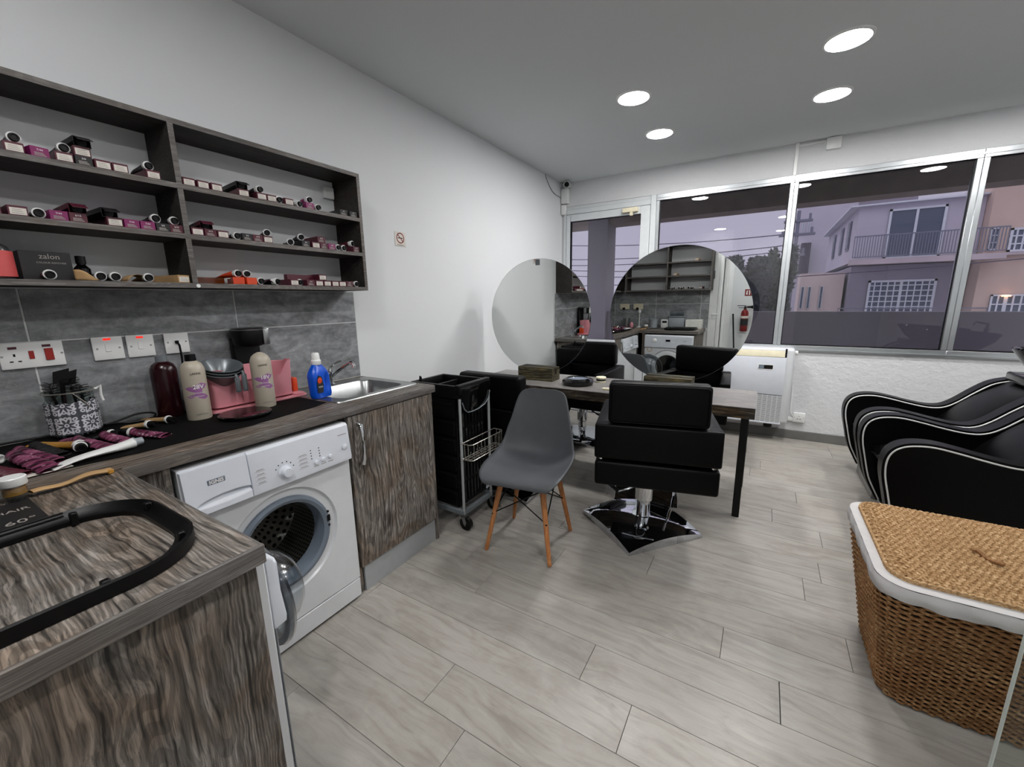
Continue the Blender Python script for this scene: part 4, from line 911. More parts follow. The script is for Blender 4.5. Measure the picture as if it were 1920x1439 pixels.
developer('beige developer bottle with domed top, marked 18V, before the pink caddy', .262, .930, 'beige', None, '18', .236, .040)

# ---- pink caddy
t = thing('pink_caddy', 'pink plastic caddy tray holding tint bowls on the left worktop', 'caddy', (.14, .94, CT))
def rimz(y):
    f = (y - .755) / .355
    if f < .12: return 1.075
    if f < .28: return 1.075 - (1.075 - 1.018) * (0.5 - .5 * math.cos(PI * (f - .12) / .16))
    if f < .80: return 1.018
    if f < .95: return 1.018 + (1.08 - 1.018) * (0.5 - .5 * math.cos(PI * (f - .80) / .15))
    return 1.08
m = MB(); pts = rrect(.075, .198, .757, 1.112, .035, 6)
dense = []
for i in range(len(pts)):
    a, b = Vector(pts[i]), Vector(pts[(i + 1) % len(pts)]); n = max(1, int((b - a).length / .015))
    for k in range(n): dense.append(a + (b - a) * k / n)
nn = len(dense)
cxm, cym = .1365, .9345
def ring(sc, zf): return [m.bm.verts.new((cxm + (p.x - cxm) * sc, cym + (p.y - cym) * (1 - (1 - sc) * .35), zf(p))) for p in dense]
rt = lambda p: rimz(p.y) if p.x > .12 else (1.028 if p.y < .93 else 1.07)
Rg = [ring(.90, lambda p: .918), ring(1.0, lambda p: rt(p)), ring(1.035, lambda p: rt(p) + .001), ring(1.03, lambda p: rt(p) + .003), ring(.955, lambda p: rt(p) + .001), ring(.85, lambda p: .922)]
for A, B in zip(Rg, Rg[1:]):
    for k in range(nn): m.bm.faces.new((A[k], A[(k + 1) % nn], B[(k + 1) % nn], B[k]))
m.bm.faces.new(Rg[0]); m.bm.faces.new(Rg[-1]); m.build('tub', 'pink', t)
MB().prism(rrect(.066, .222, .735, 1.16, .03), 'xy', .9038, .910, .002, 2).prism(rrect(.067, .215, 1.10, 1.15, .02), 'xy', .910, .918, .002, 1).build('tray', 'pink', t)
MB().box(.10, .15, 1.125, 1.150, .918, .985, .004, 2).build('scoop', 'orange', t)
# tint bowls nested
for i, dz in enumerate((0, .011, .022)):
    nm = ('lowest', 'middle', 'topmost')[i]
    t = thing('tint_bowl', '%s of the grey tint bowls nested in the pink caddy' % nm, 'bowl', (.158, .818, 1.010 + dz), .0, 'tint bowls')
    RB = Matrix.Rotation(.30, 4, 'Y')
    MB().lathe([(.030, .0), (.034, .002), (.072, .062), (.077, .064), (.076, .067), (.069, .063), (.031, .005), (0, .005)], M4=RB, n=32).build('bowl', 'grey_bowl', t, world=False)
    if i < 2:
        yy = .018 + i * .028
        MB().tube([(.066, yy, .045), (.086, yy, .043), (.093, yy, .03), (.093, yy, -.02 - dz)], .0065, 8).box(.0875, .0955, yy - .010, yy + .010, -.028 - dz, .035, .003, 2).build('handle', 'grey_bowl', t, world=False)
# ---- coffee machine
t = thing('coffee_machine', 'black and silver capsule coffee machine standing behind the pink caddy', 'coffee machine', (.08, .98, CT))
MB().prism(rrect(.018, .062, .925, 1.045, .015), 'xy', .9038, 1.19, .004, 2).build('body', 'black', t)
m = MB(); m.lathe([(.055, 1.155), (.062, 1.165), (.066, 1.225), (.064, 1.233), (0, 1.236)], (.085, .983, 0), 32); m.build('head', 'black', t)
MB().lathe([(.0665, 1.226), (.068, 1.231), (.060, 1.238), (.02, 1.236), (0, 1.233)], (.085, .983, 0), 32).build('lid', 'steel', t)
MB().box(.108, .140, 1.022, 1.050, 1.158, 1.232, .004, 2).build('front_trim', 'steel', t)

# ---- blue bottle
t = thing('detergent_bottle', 'bright blue detergent bottle with white cap in front of the tap', 'bottle', (.325, 1.155, .905), .25)
def bl(u, v):
    z = v * .165; a = 2 * PI * u; w = .030 + .0 * v; d = .055
    if v < .08: k = .93 + .07 * (v / .08)
    elif v < .62: k = 1.0
    else: k = 1 - .74 * ((v - .62) / .38) ** 1.6
    sx_ = w * max(k, .45); sy_ = d * k; cs, sn = math.cos(a), math.sin(a)
    x = abs(cs) ** .7 * (1 if cs > 0 else -1) * sx_; y = abs(sn) ** .7 * (1 if sn > 0 else -1) * sy_
    hole = 1.0
    if .15 < v < .72 and y > 0: hole = 1 - .55 * math.exp(-((y - .022) / .012) ** 2) * math.sin(PI * (v - .15) / .57)
    return Vector((x * hole, y - .012 * v, z))
m = MB().grid(bl, 40, 26); m.bm.faces.new([v for v in m.bm.verts if abs(v.co.z) < 1e-7][:0]) if False else None
m.build('bottle', 'blue', t, world=False)
MB().lathe([(.020, .155), (.022, .158), (.022, .175), (.018, .180), (.017, .205), (.013, .211), (0, .211)], (0, -.012, 0), 24).build('cap', 'white', t, world=False)
MB().prism([(-.05, .03), (-.018, .025), (-.012, .06), (-.02, .10), (-.04, .11), (-.052, .07)], 'yz', .0285, .0305).build('label', 'black_text', t, world=False)
MB().lathe([(.014, .0), (.010, .001), (0, .001)], M4=T(.031, -.034, .085) @ RX, n=16).build('label_emblem', 'orange', t, world=False)
text('lettering', 'PERSIL', .010, (0, 0, 0), FX, 'white_text', t).location = (.032, -.032, .055)
# ---- kitchen scale
t = thing('kitchen_scale', 'flat round dark glass scale in front of the beige bottles', 'scale', (.355, .80, CT), .15)
MB().lathe([(.088, 0), (.092, .006), (.092, .012), (.088, .016), (0, .016)], n=40).build('body', 'black_gloss', t, world=False)
MB().box(.045, .075, -.05, .05, .0163, .0168).build('display', 'box_maroon', t, world=False)
MB().box(.078, .0815, -.03, -.01, .0163, .0172).box(.078, .0815, .01, .03, .0163, .0172).build('button', 'steel', t, world=False)

# ---- jar with lace
jx, jy = .075, .385
t = thing('lace_jar', 'glass jar wrapped in white floral lace holding tint brushes', 'jar', (jx, jy, CT))
MB().lathe([(.058, .0), (.062, .004), (.062, .150), (.064, .156), (.062, .160), (.059, .156), (.058, .006), (0, .004)], (jx, jy, CT), 36).build('jar', 'clear_glass', t)
m = MB(); m.grid(lambda u, v: Vector((jx + (.0645 + .0015 * math.sin(u * 60)) * math.cos(2 * PI * u), jy + (.0645 + .0015 * math.sin(u * 60)) * math.sin(2 * PI * u), CT + .014 + v * (.108 + .003 * math.sin(u * 70)))), 96, 2, uv=(6, 1.65)); lo = m.build('lace_wrap', 'lace', t)
MB().tube([(jx + .066 * math.cos(a), jy + .066 * math.sin(a), CT + .155) for a in [2 * PI * k / 40 for k in range(40)]], .0018, 6, closed=True).build('rim_wire', 'wire', t)
MB().tube([(jx + .066, jy - .005, CT + .155), (jx + .072, jy + .02, CT + .12), (jx + .07, jy + .03, CT + .10)], .0015, 5).build('bail_wire', 'wire', t)
MB().tube([(jx + .03, jy + .06, CT + .155), (jx + .034, jy + .074, CT + .165), (jx + .03, jy + .072, CT + .13), (jx + .034, jy + .074, CT + .11)], .004, 6).build('ribbon', 'white', t)
rng = random.Random(3)
for i in range(5):
    a = rng.uniform(0, 2 * PI); bx_, by_ = jx + .03 * math.cos(a), jy + .03 * math.sin(a); tx_, ty_ = jx + .045 * math.cos(a) - .0, jy + .05 * math.sin(a) + (-.02 if i < 3 else .03)
    z1 = CT + .19 + .012 * i
    o = thing('tint_brush', ['black round bristled brush leaning left in the lace jar', 'black bristled brush, middle of the three round ones in the jar', 'black round bristled brush rising highest at the left of jar', 'flat black tint brush pointing right in the lace jar', 'flat black tint brush behind the others in the lace jar'][i], 'brush', (bx_, by_, CT + .006), 0, 'tint brushes in the lace jar')
    MB().tube([(bx_, by_, CT + .008), (tx_, ty_, z1 - .05)], .0045, 6).build('handle', 'black', o)
    if i < 3:
        m = MB()
        for k in range(26):
            s_ = k / 25; p = Vector((bx_, by_, CT + .008)).lerp(Vector((tx_, ty_, z1 - .02)), .72 + .28 * s_); an = k * 2.4; m.tube([p, p + Vector((.018 * math.cos(an), .022 * math.sin(an), .004))], .0012, 4)
        m.build('bristles', 'black', o)
    else:
        MB().prism([(-.006, 0), (.030, .008), (.040, .055), (.0, .045)] if i == 3 else [(-.02, 0), (.018, .0), (.026, .05), (-.014, .042)], 'yz', -.002, .002).build('bristle_head', 'black', o, world=False).location = (tx_ - bx_, ty_ - by_, z1 - .065 - CT)
# cable on the counter
tag(MB().tube(bez([(.03, -.1, .912), (.03, .1, .910), (.035, .22, .912), (.045, .36, .910), (.05, .47, .913), (.045, .56, .93), (.07, .605, .925), (.10, .58, .912), (.09, .52, .912), (.06, .47, .915), (.03, .40, .911), (.035, .36, .91)], 8), .0038, 8).build('power_cable', 'black'), 'black power cable looping on the left worktop behind the tubes', 'cable')

# ---- loose tubes on the left counter: (tail, cap, colour, label)
def counter_tube(p, q, c, lab, r=.0145, crinkle=1, z=CT, cap='black', shoulder='white', flat=.30):
    p, q = Vector((*p, 0)), Vector((*q, 0)); d = p - q; L = d.length - .03
    t = thing('hair_colour_tube', lab, 'tube', (q.x, q.y, z), math.atan2(-d.y, -d.x), 'loose colour tubes on the left worktop')
    def body(u, v):
        a = 2 * PI * v; k = u; fl = 1 - k ** .7 * (1 - flat); wd = 1 + .5 * k
        cr = .0022 * math.sin(u * 46 + math.cos(a) * 1.4) * min(1, u * 4) * crinkle
        return Vector((-.03 - u * L, math.cos(a) * (r * wd + cr), r * fl + math.sin(a) * (r * fl * .93 + cr) + .001))
    MB().grid(body, 40, 16).build('tube', c, t, world=False)
    if cap:
        MB().lathe([(r, -.033), (r + .0012, -.028), (r + .0012, -.024), (r * .7, -.022)], M4=T(0, 0, r + .0012) @ RX, n=20, cap=False).build('white_shoulder', shoulder, t, world=False)
        MB().lathe([(r * .88, -.024), (r * .82, -.002), (r * .75, 0), (r * .5, 0), (r * .45, -.003), (0, -.003)], M4=T(0, 0, r + .0012) @ RX, n=20, cap=False).build('cap', cap, t, world=False)
    return t
counter_tube((.125, .275), (.335, .345), 'mustard', 'mustard yellow colour tube with black cap near the lace jar', .0155, .3)
counter_tube((.155, .345), (.36, .332), 'crinkled', 'crinkled magenta tube beside the mustard tube, its cap pointing right', .015, 1)
counter_tube((.42, .392), (.20, .345), 'crinkled', 'crinkled magenta tube lying between mustard and white tubes', .015, 1, cap=None)
counter_tube((.385, .44), (.215, .405), 'crinkled', 'crinkled magenta tube ending at the white tube', .015, 1, cap=None)
counter_tube((.205, .40), (.265, .445), 'box_dark', 'short black tube with white ringed cap beside the magenta ones', .014, .3)
counter_tube((.395, .525), (.262, .458), 'crinkled', 'crinkled dark pink tube with black cap pointing left by the kraft tubes', .015, 1)
counter_tube((.135, .495), (.235, .552), 'kraft', 'tan colour tube with dark green cap in the middle of the worktop', .0135, .3)
counter_tube((.075, .57), (.225, .610), 'kraft', 'tan colour tube with flat end nearest to the burgundy bottle', .0135, .2)
counter_tube((.48, .245), (.25, .205), 'crinkled', 'fat crinkled magenta tube at the left edge of the worktop', .018, 1.2, cap=None)
counter_tube((.405, .27), (.18, .225), 'crinkled', 'crinkled magenta tube lying in the middle left cluster', .015, 1.2, cap=None)
counter_tube((.34, .29), (.16, .262), 'box_dark', 'black and white patterned tube among the left cluster', .015, 1.2, cap=None)
counter_tube((.46, .195), (.33, .14), 'box_maroon', 'dark pink tube at the extreme left of the worktop', .015, 1.2, cap=None)
counter_tube((.20, .13), (.275, .187), 'white', 'white tube with round white cap facing the room at far left', .0155, 0, cap='white')
# big white squeezed tube, resting over the mat edge
t = thing('white_cream_tube', 'long squeezed white cream tube lying along the worktop front', 'tube', (.432, .452, CT), math.atan2(.452 - .235, .432 - .468))
LT_ = .19
MB().grid(lambda u, v: Vector((-.022 - u * LT_, math.cos(2 * PI * v) * (.017 + .006 * u), .017 * (1 - .80 * u ** .8) + math.sin(2 * PI * v) * .016 * (1 - .88 * u ** .8) + .012 * math.sin(u * PI) * u)), 24, 16).build('tube', 'white', t, world=False)
MB().lathe([(.0165, -.024), (.0165, -.020), (.012, -.018), (.0115, 0), (0, 0)], M4=T(0, 0, .017) @ RX, n=20).build('cap', 'grey_tub', t, world=False)
sheet('paper_card', 'pale pink paper card under the left cluster of tubes', 'card', lambda u, v: Vector((.425 + v * .055, .195 + u * .09, .9045 + .001 * u)), 'paper')
# kraft squeezed tube on the near counter
t = thing('flattened_tube', 'flattened tan tube lying on the near counter above the oval frame', 'tube', (.62, .325, .9005), math.atan2(.325 - .19, .62 - .645))
MB().grid(lambda u, v: Vector((-u * .15, math.cos(2 * PI * v) * (.011 + .003 * math.sin(u * 9)), .0075 + math.sin(2 * PI * v) * (.0065 - .003 * u) + .006 * math.sin(u * 5) ** 2)), 24, 12).build('tube', 'kraft', t, world=False)
MB().box(-.012, .002, -.0135, .0135, .0, .012, .002, 1).build('folded_end', 'mustard', t, world=False)
# dark glass card / plate with lettering
t = thing('colour_chart_card', 'dark glossy colour card with pale print at the left photo edge', 'card', (.75, .08, .90))
MB().box(.655, .865, -.05, .172, .9004, .9022, .0005, 1).build('card', 'box_dark', t)
text('lettering', 'UV · 60°', .034, (.80, .10, .9026), (0, 0, PI / 2), 'label_text', t); text('lettering', 'HAIR', .024, (.72, .135, .9026), (0, 0, PI / 2), 'label_text', t)
# tipped small jar + white cap
t = thing('small_amber_jar', 'small clear jar with amber contents and wide white cap', 'jar', (.64, .155, .9025))
MB().lathe([(.019, 0), (.021, .003), (.021, .026), (.018, .032), (.018, .038)], n=24).build('jar', 'frosted', t, world=False)
MB().lathe([(.017, .012), (.0195, .014), (.0195, .030), (0, .031)], n=24).build('contents', 'mustard', t, world=False)
MB().lathe([(.023, .036), (.024, .038), (.024, .054), (.022, .056), (0, .056)], n=28).build('cap', 'white', t, world=False)
t = thing('small_clear_bottle', 'small clear bottle lying on its side by the white capped jar', 'bottle', (.585, .12, .905), .3)
MB().lathe([(.017, -.03), (.018, -.027), (.018, .02), (.010, .028), (.010, .034), (0, .034)], M4=T(0, 0, .017) @ RX, n=24).build('bottle', 'frosted', t, world=False); MB().lathe([(.012, .034), (.012, .05), (0, .05)], M4=T(0, 0, .017) @ RX, n=16).build('cap', 'white', t, world=False)

# ---- black oval frame (dryer hood frame) lying on the near counter
t = thing('oval_frame', 'black plastic rounded frame lying flat on the near rustic counter', 'frame', (1.09, .03, .90))
def frame_path(off):
    x0, x1, y0, y1 = .885 + off, 1.272 - off, -.055 + off, .302 - off; pts = []
    for cx, cy, sx_, sy_, a0, rr in ((x1, y1, -1, -1, 0, .125), (x0, y1, 1, -1, 90, .125), (x0, y0, 1, 1, 180, .08), (x1, y0, -1, 1, 270, .08)):
        q = rr - off * .8
        for k in range(9): a = math.radians(a0 + 90 * k / 8); pts.append((cx + sx_ * q + q * math.cos(a), cy + sy_ * q + q * math.sin(a)))
    return pts
m = MB(); prof = [(0, .9015), (0, .924), (.005, .926), (.009, .922), (.018, .913), (.028, .910), (.028, .9015)]
paths = [frame_path(o_) for o_, _ in prof]; n = len(paths[0])
vv = [[m.bm.verts.new((p[0], p[1], z)) for p in P_] for P_, (_, z) in zip(paths, prof)]
for i in range(len(prof)):
    A, B = vv[i], vv[(i + 1) % len(prof)]
    for k in range(n): m.bm.faces.new((A[k], A[(k + 1) % n], B[(k + 1) % n], B[k]))
m.build('frame', 'black', t)
for x, y in ((.92, .19), (1.0, .285), (1.20, .27), (1.262, .15)): MB().box(x - .006, x + .006, y - .006, y + .006, .902, .929, .002, 1).build('clip', 'black', t)
MB().tube([(.899, y_ / 100, .927) for y_ in range(2, 19, 4)], .0022, 6).build('metal_rod', 'black_metal', t)

# ================================================================== TROLLEY
t = thing('salon_trolley', 'black plastic drawer trolley with metal posts beside the sink cabinet', 'trolley', (.485, 1.90, 0))
x0, x1, y0, y1 = .305, .665, 1.755, 2.055
MB().box(x0 + .02, x1 - .03, y0 + .01, y1 - .01, .13, .79).build('core', 'black', t)
m = MB(); zt = .872
m.box(x0, x1 + .005, y0, y0 + .022, zt - .075, zt, .005, 2); m.box(x0, x1 + .005, y1 - .022, y1, zt - .075, zt, .005, 2); m.box(x0, x0 + .022, y0, y1, zt - .075, zt, .005, 2); m.box(x1 - .022, x1 + .015, y0 - .003, y1 + .003, zt - .05, zt + .006, .006, 2); m.box(x0 + .02, x1 - .02, y0 + .02, y1 - .02, zt - .07, zt - .062)
m.build('top_tray', 'black', t)
MB().box(.44, .455, y0 + .02, y1 - .02, zt - .062, zt - .02).build('tray_divider', 'black', t)
# curved handle apron on the end facing the room
ap = [(y0 + .012, .86), (y1 - .012, .86), (y1 - .012, .80), (y1 - .03, .755), (y1 - .07, .725), (y1 - .13, .712), (y0 + .11, .708), (y0 + .06, .712), (y0 + .03, .735), (y0 + .012, .78)]
MB().prism(ap, 'yz', x1 - .01, x1 + .018, .004, 2).build('handle_panel', 'black_gloss', t)
MB().tube([(x1 + .02, p[0], p[1]) for p in ap[2:]], .0028, 6).build('handle_rim', 'grey_cap', t)
for py_, nm in ((y0 + .008, 'post'), (y1 - .008, 'post')):
    MB().cyl((x1 + .004, py_, .09), (x1 + .004, py_, .80), .0085, n=14).build('post', 'kick', t); MB().cyl((x0 + .01, py_, .09), (x0 + .01, py_, .80), .0085, n=14).build('post', 'kick', t)
for k in range(6):
    z = .14 + k * .108
    dq = MB().box(x0 + .03, x1 - .035, y0 - .002, y0 + .03, z, z + .092, .005, 2).box(x0 + .035, x1 - .04, y0 - .012, y0 + .0, z + .076, z + .09, .004, 2).build('drawer', 'black', t)
rb = MB()
for k in range(8):
    y = y0 + .035 + k * .032
    for za, zb in ((.15, .27), (.29, .44), (.46, .60), (.615, .70)): rb.box(x1 - .032, x1 - .022, y - .006, y + .006, za, zb, .002, 1)
rb.build('side_grille', 'black_gloss', t)
MB().box(x0, x1 + .01, y0 - .004, y0 + .016, .09, .12, .002, 1).box(x0, x1 + .01, y1 - .016, y1 + .004, .09, .12, .002, 1).box(x1 - .012, x1 + .01, y0, y1, .085, .115, .002, 1).build('base_frame', 'grey_cap', t)
for i, (cx, cy) in enumerate(((x1 + .004, y0 + .006), (x1 + .004, y1 - .006), (x0 + .01, y0 + .006), (x0 + .01, y1 - .006))):
    w = MB().cyl((cx + .016, cy - .012, .041), (cx + .016, cy + .012, .041), .0405, n=24).build('caster', 'black', t)
    MB().prism([(cx - .012, .088), (cx + .014, .088), (cx + .026, .05), (cx + .018, .026), (cx + .006, .036)], 'xz', cy - .016, cy - .011).prism([(cx - .012, .088), (cx + .014, .088), (cx + .026, .05), (cx + .018, .026), (cx + .006, .036)], 'xz', cy + .011, cy + .016).box(cx - .014, cx + .016, cy - .016, cy + .016, .082, .09).build('fork', 'steel', w)
# wire basket
m = MB(); bx0, bx1, by0, by1, bz0, bz1 = x1 + .014, x1 + .085, y0 + .0, y1 + .03, .445, .54
for z in (bz0, bz1): m.tube([(bx0, by0, z), (bx1 - .015, by0, z), (bx1, by0 + .015, z), (bx1, by1 - .015, z), (bx1 - .015, by1, z), (bx0, by1, z)], .0025, 6)
m.tube([(bx0, by0, bz0), (bx0, by1, bz0)], .0025, 6); m.tube([(bx0, by0, bz1), (bx0, by1, bz1)], .0025, 6)
for k in range(9):
    y = by0 + .02 + (by1 - by0 - .04) * k / 8; m.tube([(bx0, y, bz0), (bx1, y, bz0), (bx1, y, bz1)], .0016, 5)
for x in (bx0 + .02, bx0 + .045):
    m.tube([(x, by0, bz1), (x, by0, bz0), (x, by1, bz0), (x, by1, bz1)], .0016, 5)
m.build('wire_basket', 'wire', t)
t = thing('hair_clip', 'small black clip standing on the rear rim of the trolley tray', 'clip', (.34, 1.80, .80)); MB().prism([(.325, .802), (.37, .802), (.362, .83), (.350, .895), (.338, .90), (.335, .86)], 'xz', 1.797, 1.807, .001, 1).build('jaw', 'black', t)

# ================================================================== GREY SHELL CHAIR
t = thing('shell_chair', 'dark grey plastic shell chair with beech dowel legs by the trolley', 'chair', (1.066, 1.853, 0), math.radians(6.5))
# local: front = -Y
pr = [(-.225, .418, .165, .0), (-.222, .436, .190, .004), (-.19, .447, .213, .012), (-.12, .446, .228, .026), (-.03, .438, .232, .040), (.06, .432, .232, .055), (.125, .440, .228, .066), (.170, .468, .222, .066), (.198, .520, .212, .058), (.215, .590, .198, .046), (.228, .660, .178, .036), (.240, .730, .162, .026), (.249, .790, .143, .014), (.252, .818, .116, .008), (.253, .829, .075, .004)]
P3 = bez([(p[0], p[1], 0) for p in pr], 4); W3 = bez([(p[2], p[3], 0) for p in pr], 4)
def shell(u, v):
    i = min(int(v * (len(P3) - 1) + .5), len(P3) - 1); p, w = P3[i], W3[i]; a = P3[max(0, i - 1)]; b = P3[min(len(P3) - 1, i + 1)]
    tg = (b - a).normalized(); nrm = Vector((-tg.y, tg.x))      # inward normal (up for seat, front for back)
    s_ = (u - .5) * 2; k = abs(s_) ** 2.4 * w.y
    return Vector((s_ * w.x, p.x + nrm.x * k, p.y + nrm.y * k))
o = MB().grid(shell, 28, len(P3) - 1).build('shell', 'shell', t, world=False)
o.rotation_euler.z = math.radians(3); md = o.modifiers.new('s', 'SOLIDIFY'); md.thickness = .006; md.offset = -1
for sx_ in (-1, 1):
    for sy_ in (-1, 1):
        MB().tube([(sx_ * .115, sy_ * .115 + .005, .405), (sx_ * .183, sy_ * .183, .004)], .016, 14, rs=[.0165, .0105]).build('leg', 'beech', t, world=False)
m = MB()
for sx_, sy_ in ((1, 1), (1, -1), (-1, 1), (-1, -1)):
    m.tube([(sx_ * .118, sy_ * .118, .398), (sx_ * .02, sy_ * .118, .40)], .004, 6)
for s_ in (-1, 1):
    m.tube([(-.150, s_ * .150, .215), (.118, s_ * .118, .375)], .0035, 6); m.tube([(.150, s_ * .150, .215), (-.118, s_ * .118, .375)], .0035, 6)
    m.tube([(s_ * .150, -.150, .215), (s_ * .118, .118, .375)], .0035, 6); m.tube([(s_ * .150, .150, .215), (s_ * .118, -.118, .375)], .0035, 6)
for sx_ in (-1, 1):
    for sy_ in (-1, 1): m.sph((sx_ * .152, sy_ * .152, .21), .008, 8)
m.build('wire_brace', 'black_metal', t, world=False)

# ================================================================== STYLING CHAIRS
def styling_chair(lab, loc, rz, base_rz, dz=0.0, dx=0.0, bo=(0, 0), arm=.30):
    """local forward = +Y (away from the back rest)"""
    t = thing('styling_chair', lab, 'chair', loc, rz, 'black styling chairs around the table')
    W2 = .308
    m = MB().box(-W2 + dx, -W2 + .075 + dx, -.285, arm, .515 + dz, .70 + dz, .012, 3); m.build('armrest', 'leather', t, world=False)
    m = MB().box(W2 - .075 + dx, W2 + dx, -.285, arm, .515 + dz, .70 + dz, .012, 3); m.build('armrest', 'leather', t, world=False)
    MB().box(-W2 + .001 + dx, W2 - .001 + dx, -.295, -.215, .517 + dz, .705 + dz, .012, 3).build('back_panel', 'leather', t, world=False)
    b = MB().box(-.243 + dx, .243 + dx, -.285, -.185, .708 + dz, .925 + dz, .022, 4).build('backrest', 'leather', t, world=False)
    MB().tube([(x + dx, -.287, z + dz) for x, z in rrect(-.232, .232, .72, .913, .02)], .0022, 5, closed=True).build('piping', 'leather', b, world=False)
    MB().box(-.305 + dx, .305 + dx, -.285, .29, .362 + dz, .497 + dz, .016, 3).build('seat_base', 'leather', t, world=False)
    MB().box(-.232 + dx, .232 + dx, -.21, min(arm, .30), .490 + dz, .545 + dz, .02, 3).build('seat_cushion', 'leather', t, world=False)
    for x in (-.275 + dx, .275 + dx): MB().cyl((x, -.255, .495 + dz), (x, -.255, .518 + dz), .009, n=12).cyl((x, -.255, .503 + dz), (x, -.255, .509 + dz), .013, n=12).build('bolt', 'chrome', t, world=False)
    MB().box(-.20, .20, -.20, .20, .345 + dz, .363 + dz).build('mount_plate', 'black', t, world=False)
    MB().lathe([(.044, .045), (.044, .07), (.038, .075), (.038, .17), (.050, .178), (.050, .33 + dz), (.055, .335 + dz), (.055, .348 + dz), (0, .348 + dz)], n=28).build('hydraulic_column', 'chrome', t, world=False)
    # pyramid base
    a = .243; BO = Vector((bo[0], bo[1], 0)); mB = MB(); R4 = Matrix.Rotation(base_rz - rz, 4, 'Z')
    def bs(u, v):
        x, y = (u - .5) * 2, (v - .5) * 2; e = max(abs(x), abs(y)); k = a
        h = .020 + .052 * (1 - e ** 2.0) + .030 * (1 - min(abs(x), abs(y)) ** 2) * e ** 2
        return R4 @ Vector((x * k, y * k, h)) + BO
    mB.grid(bs, 26, 26)
    def rim(u, v):
        s_ = u * 4; i = int(min(s_, 3.999)); f = (s_ - i) * 2 - 1; x, y = ((f, -1), (1, f), (-f, 1), (-1, -f))[i]; mn = min(abs(x), abs(y)); k = a; h = .020 + .030 * (1 - mn ** 2)
        kk = k * (1 + .012 * math.sin(v * PI)); return R4 @ Vector((x * kk, y * kk, h * v + .001 * (1 - v))) + BO
    mB.grid(rim, 104, 3); mB.build('base', 'chrome_dark', t, world=False)
    lv = MB().tube([(.085, -.05, .285 + dz), (.03, -.055, .287 + dz), (-.06, -.06, .270 + dz), (-.145, -.06, .230 + dz)], .0075, 8).sph((.088, -.05, .284 + dz), .011, 8).build('pump_lever', 'chrome', t, world=False)
    MB().tube([(-.145, -.06, .230 + dz), (-.205, -.05, .272 + dz)], .0105, 8).build('lever_grip', 'black', lv, world=False)
    # footrest
    f = MB().tube([(.03, .22, .36 + dz), (.03, .28, .30 + dz), (.03, .30, .06), (.19, .30, .06), (.19, .28, .30 + dz), (.19, .22, .36 + dz)], .012, 10).build('footrest', 'chrome', t, world=False)
    MB().prism([(.19, .045), (.20, .035), (.43, .105), (.42, .117)], 'yz', -.18, .21, .002, 1).build('foot_plate', 'chrome_dark', f, world=False)
styling_chair('black square styling chair in front, its back to the camera, chrome base', (1.578, 2.325, 0), math.radians(13.5), math.radians(51), 0, .042, (-.02, 0), .30)
styling_chair('black styling chair half hidden behind the trolley and grey shell chair', (.595, 2.44, 0), math.radians(-1), math.radians(2), -.055)
styling_chair('black styling chair across the table facing the camera, behind left mirror', (.655, 3.68, 0), math.radians(178), math.radians(176), 0)
styling_chair('black styling chair across the table hidden behind the right mirror', (1.60, 3.76, 0), math.radians(183), math.radians(183), -.01)

# ================================================================== TABLE
t = thing('styling_table', 'long grey wood styling table on black metal legs carrying both mirrors', 'table', (1.1, 2.97, 0))
TZ = .702
MB().box(.06, 2.10, 2.70, 3.24, TZ - .004, TZ).build('tabletop', 'table_top', t)
MB().box(.06, 2.10, 2.70, 3.24, TZ - .068, TZ - .0042).build('tabletop_core', 'table_edge', t)
for xx in (.12, 2.03):
    MB().box(xx, xx + .04, 2.705, 2.745, 0, TZ - .069, .002, 1).build('leg', 'black_metal', t); MB().box(xx, xx + .04, 3.19, 3.23, 0, TZ - .069, .002, 1).build('leg', 'black_metal', t)
    MB().box(xx, xx + .04, 2.745, 3.19, TZ - .109, TZ - .069, .002, 1).build('crossbar', 'black_metal', t)
def round_mirror(lab, cx, ym, tilt, yaw, r, cz, blk, bx, sticker=False):
    t = thing('round_mirror', lab, 'mirror', (cx, ym, cz)); t.rotation_euler = (tilt, 0, yaw)
    RM = Matrix.Rotation(PI / 2, 4, 'X')
    MB().lathe([(0, .003), (r - .0015, .003)], M4=RM, n=96, cap=False).build('front_glass', 'mirror', t, world=False)
    MB().lathe([(r - .0015, .003), (r, .002), (r, -.002), (r - .0015, -.003), (0, -.003)], M4=RM, n=96, cap=False).build('edge_and_back', 'grey_bowl', t, world=False)
    if sticker: MB().box(-.02, .018, -.0036, -.0031, r - .05, r - .006).build('sticker', 'grey_bowl', t, world=False)
    b = thing('mirror_block', blk, 'wooden block', (bx, 2.955, TZ))
    MB().box(bx - .156, bx + .156, 2.885, 2.947, TZ, TZ + .106, .002, 1).box(bx - .156, bx + .156, 2.963, 3.025, TZ, TZ + .106, .002, 1).box(bx - .156, bx + .156, 2.947, 2.963, TZ, TZ + .050).build('block', 'block', b)
round_mirror('left round frameless mirror standing on the styling table by the wall', .545, 2.955, .003, -.018, .450, 1.207, 'striped dark wooden block gripping the left round mirror', .550, True)
round_mirror('right round frameless mirror on the table reflecting the counter and washers', 1.584, 2.955, .005, -.016, .4515, 1.227, 'striped dark wooden block gripping the right round mirror', 1.567)
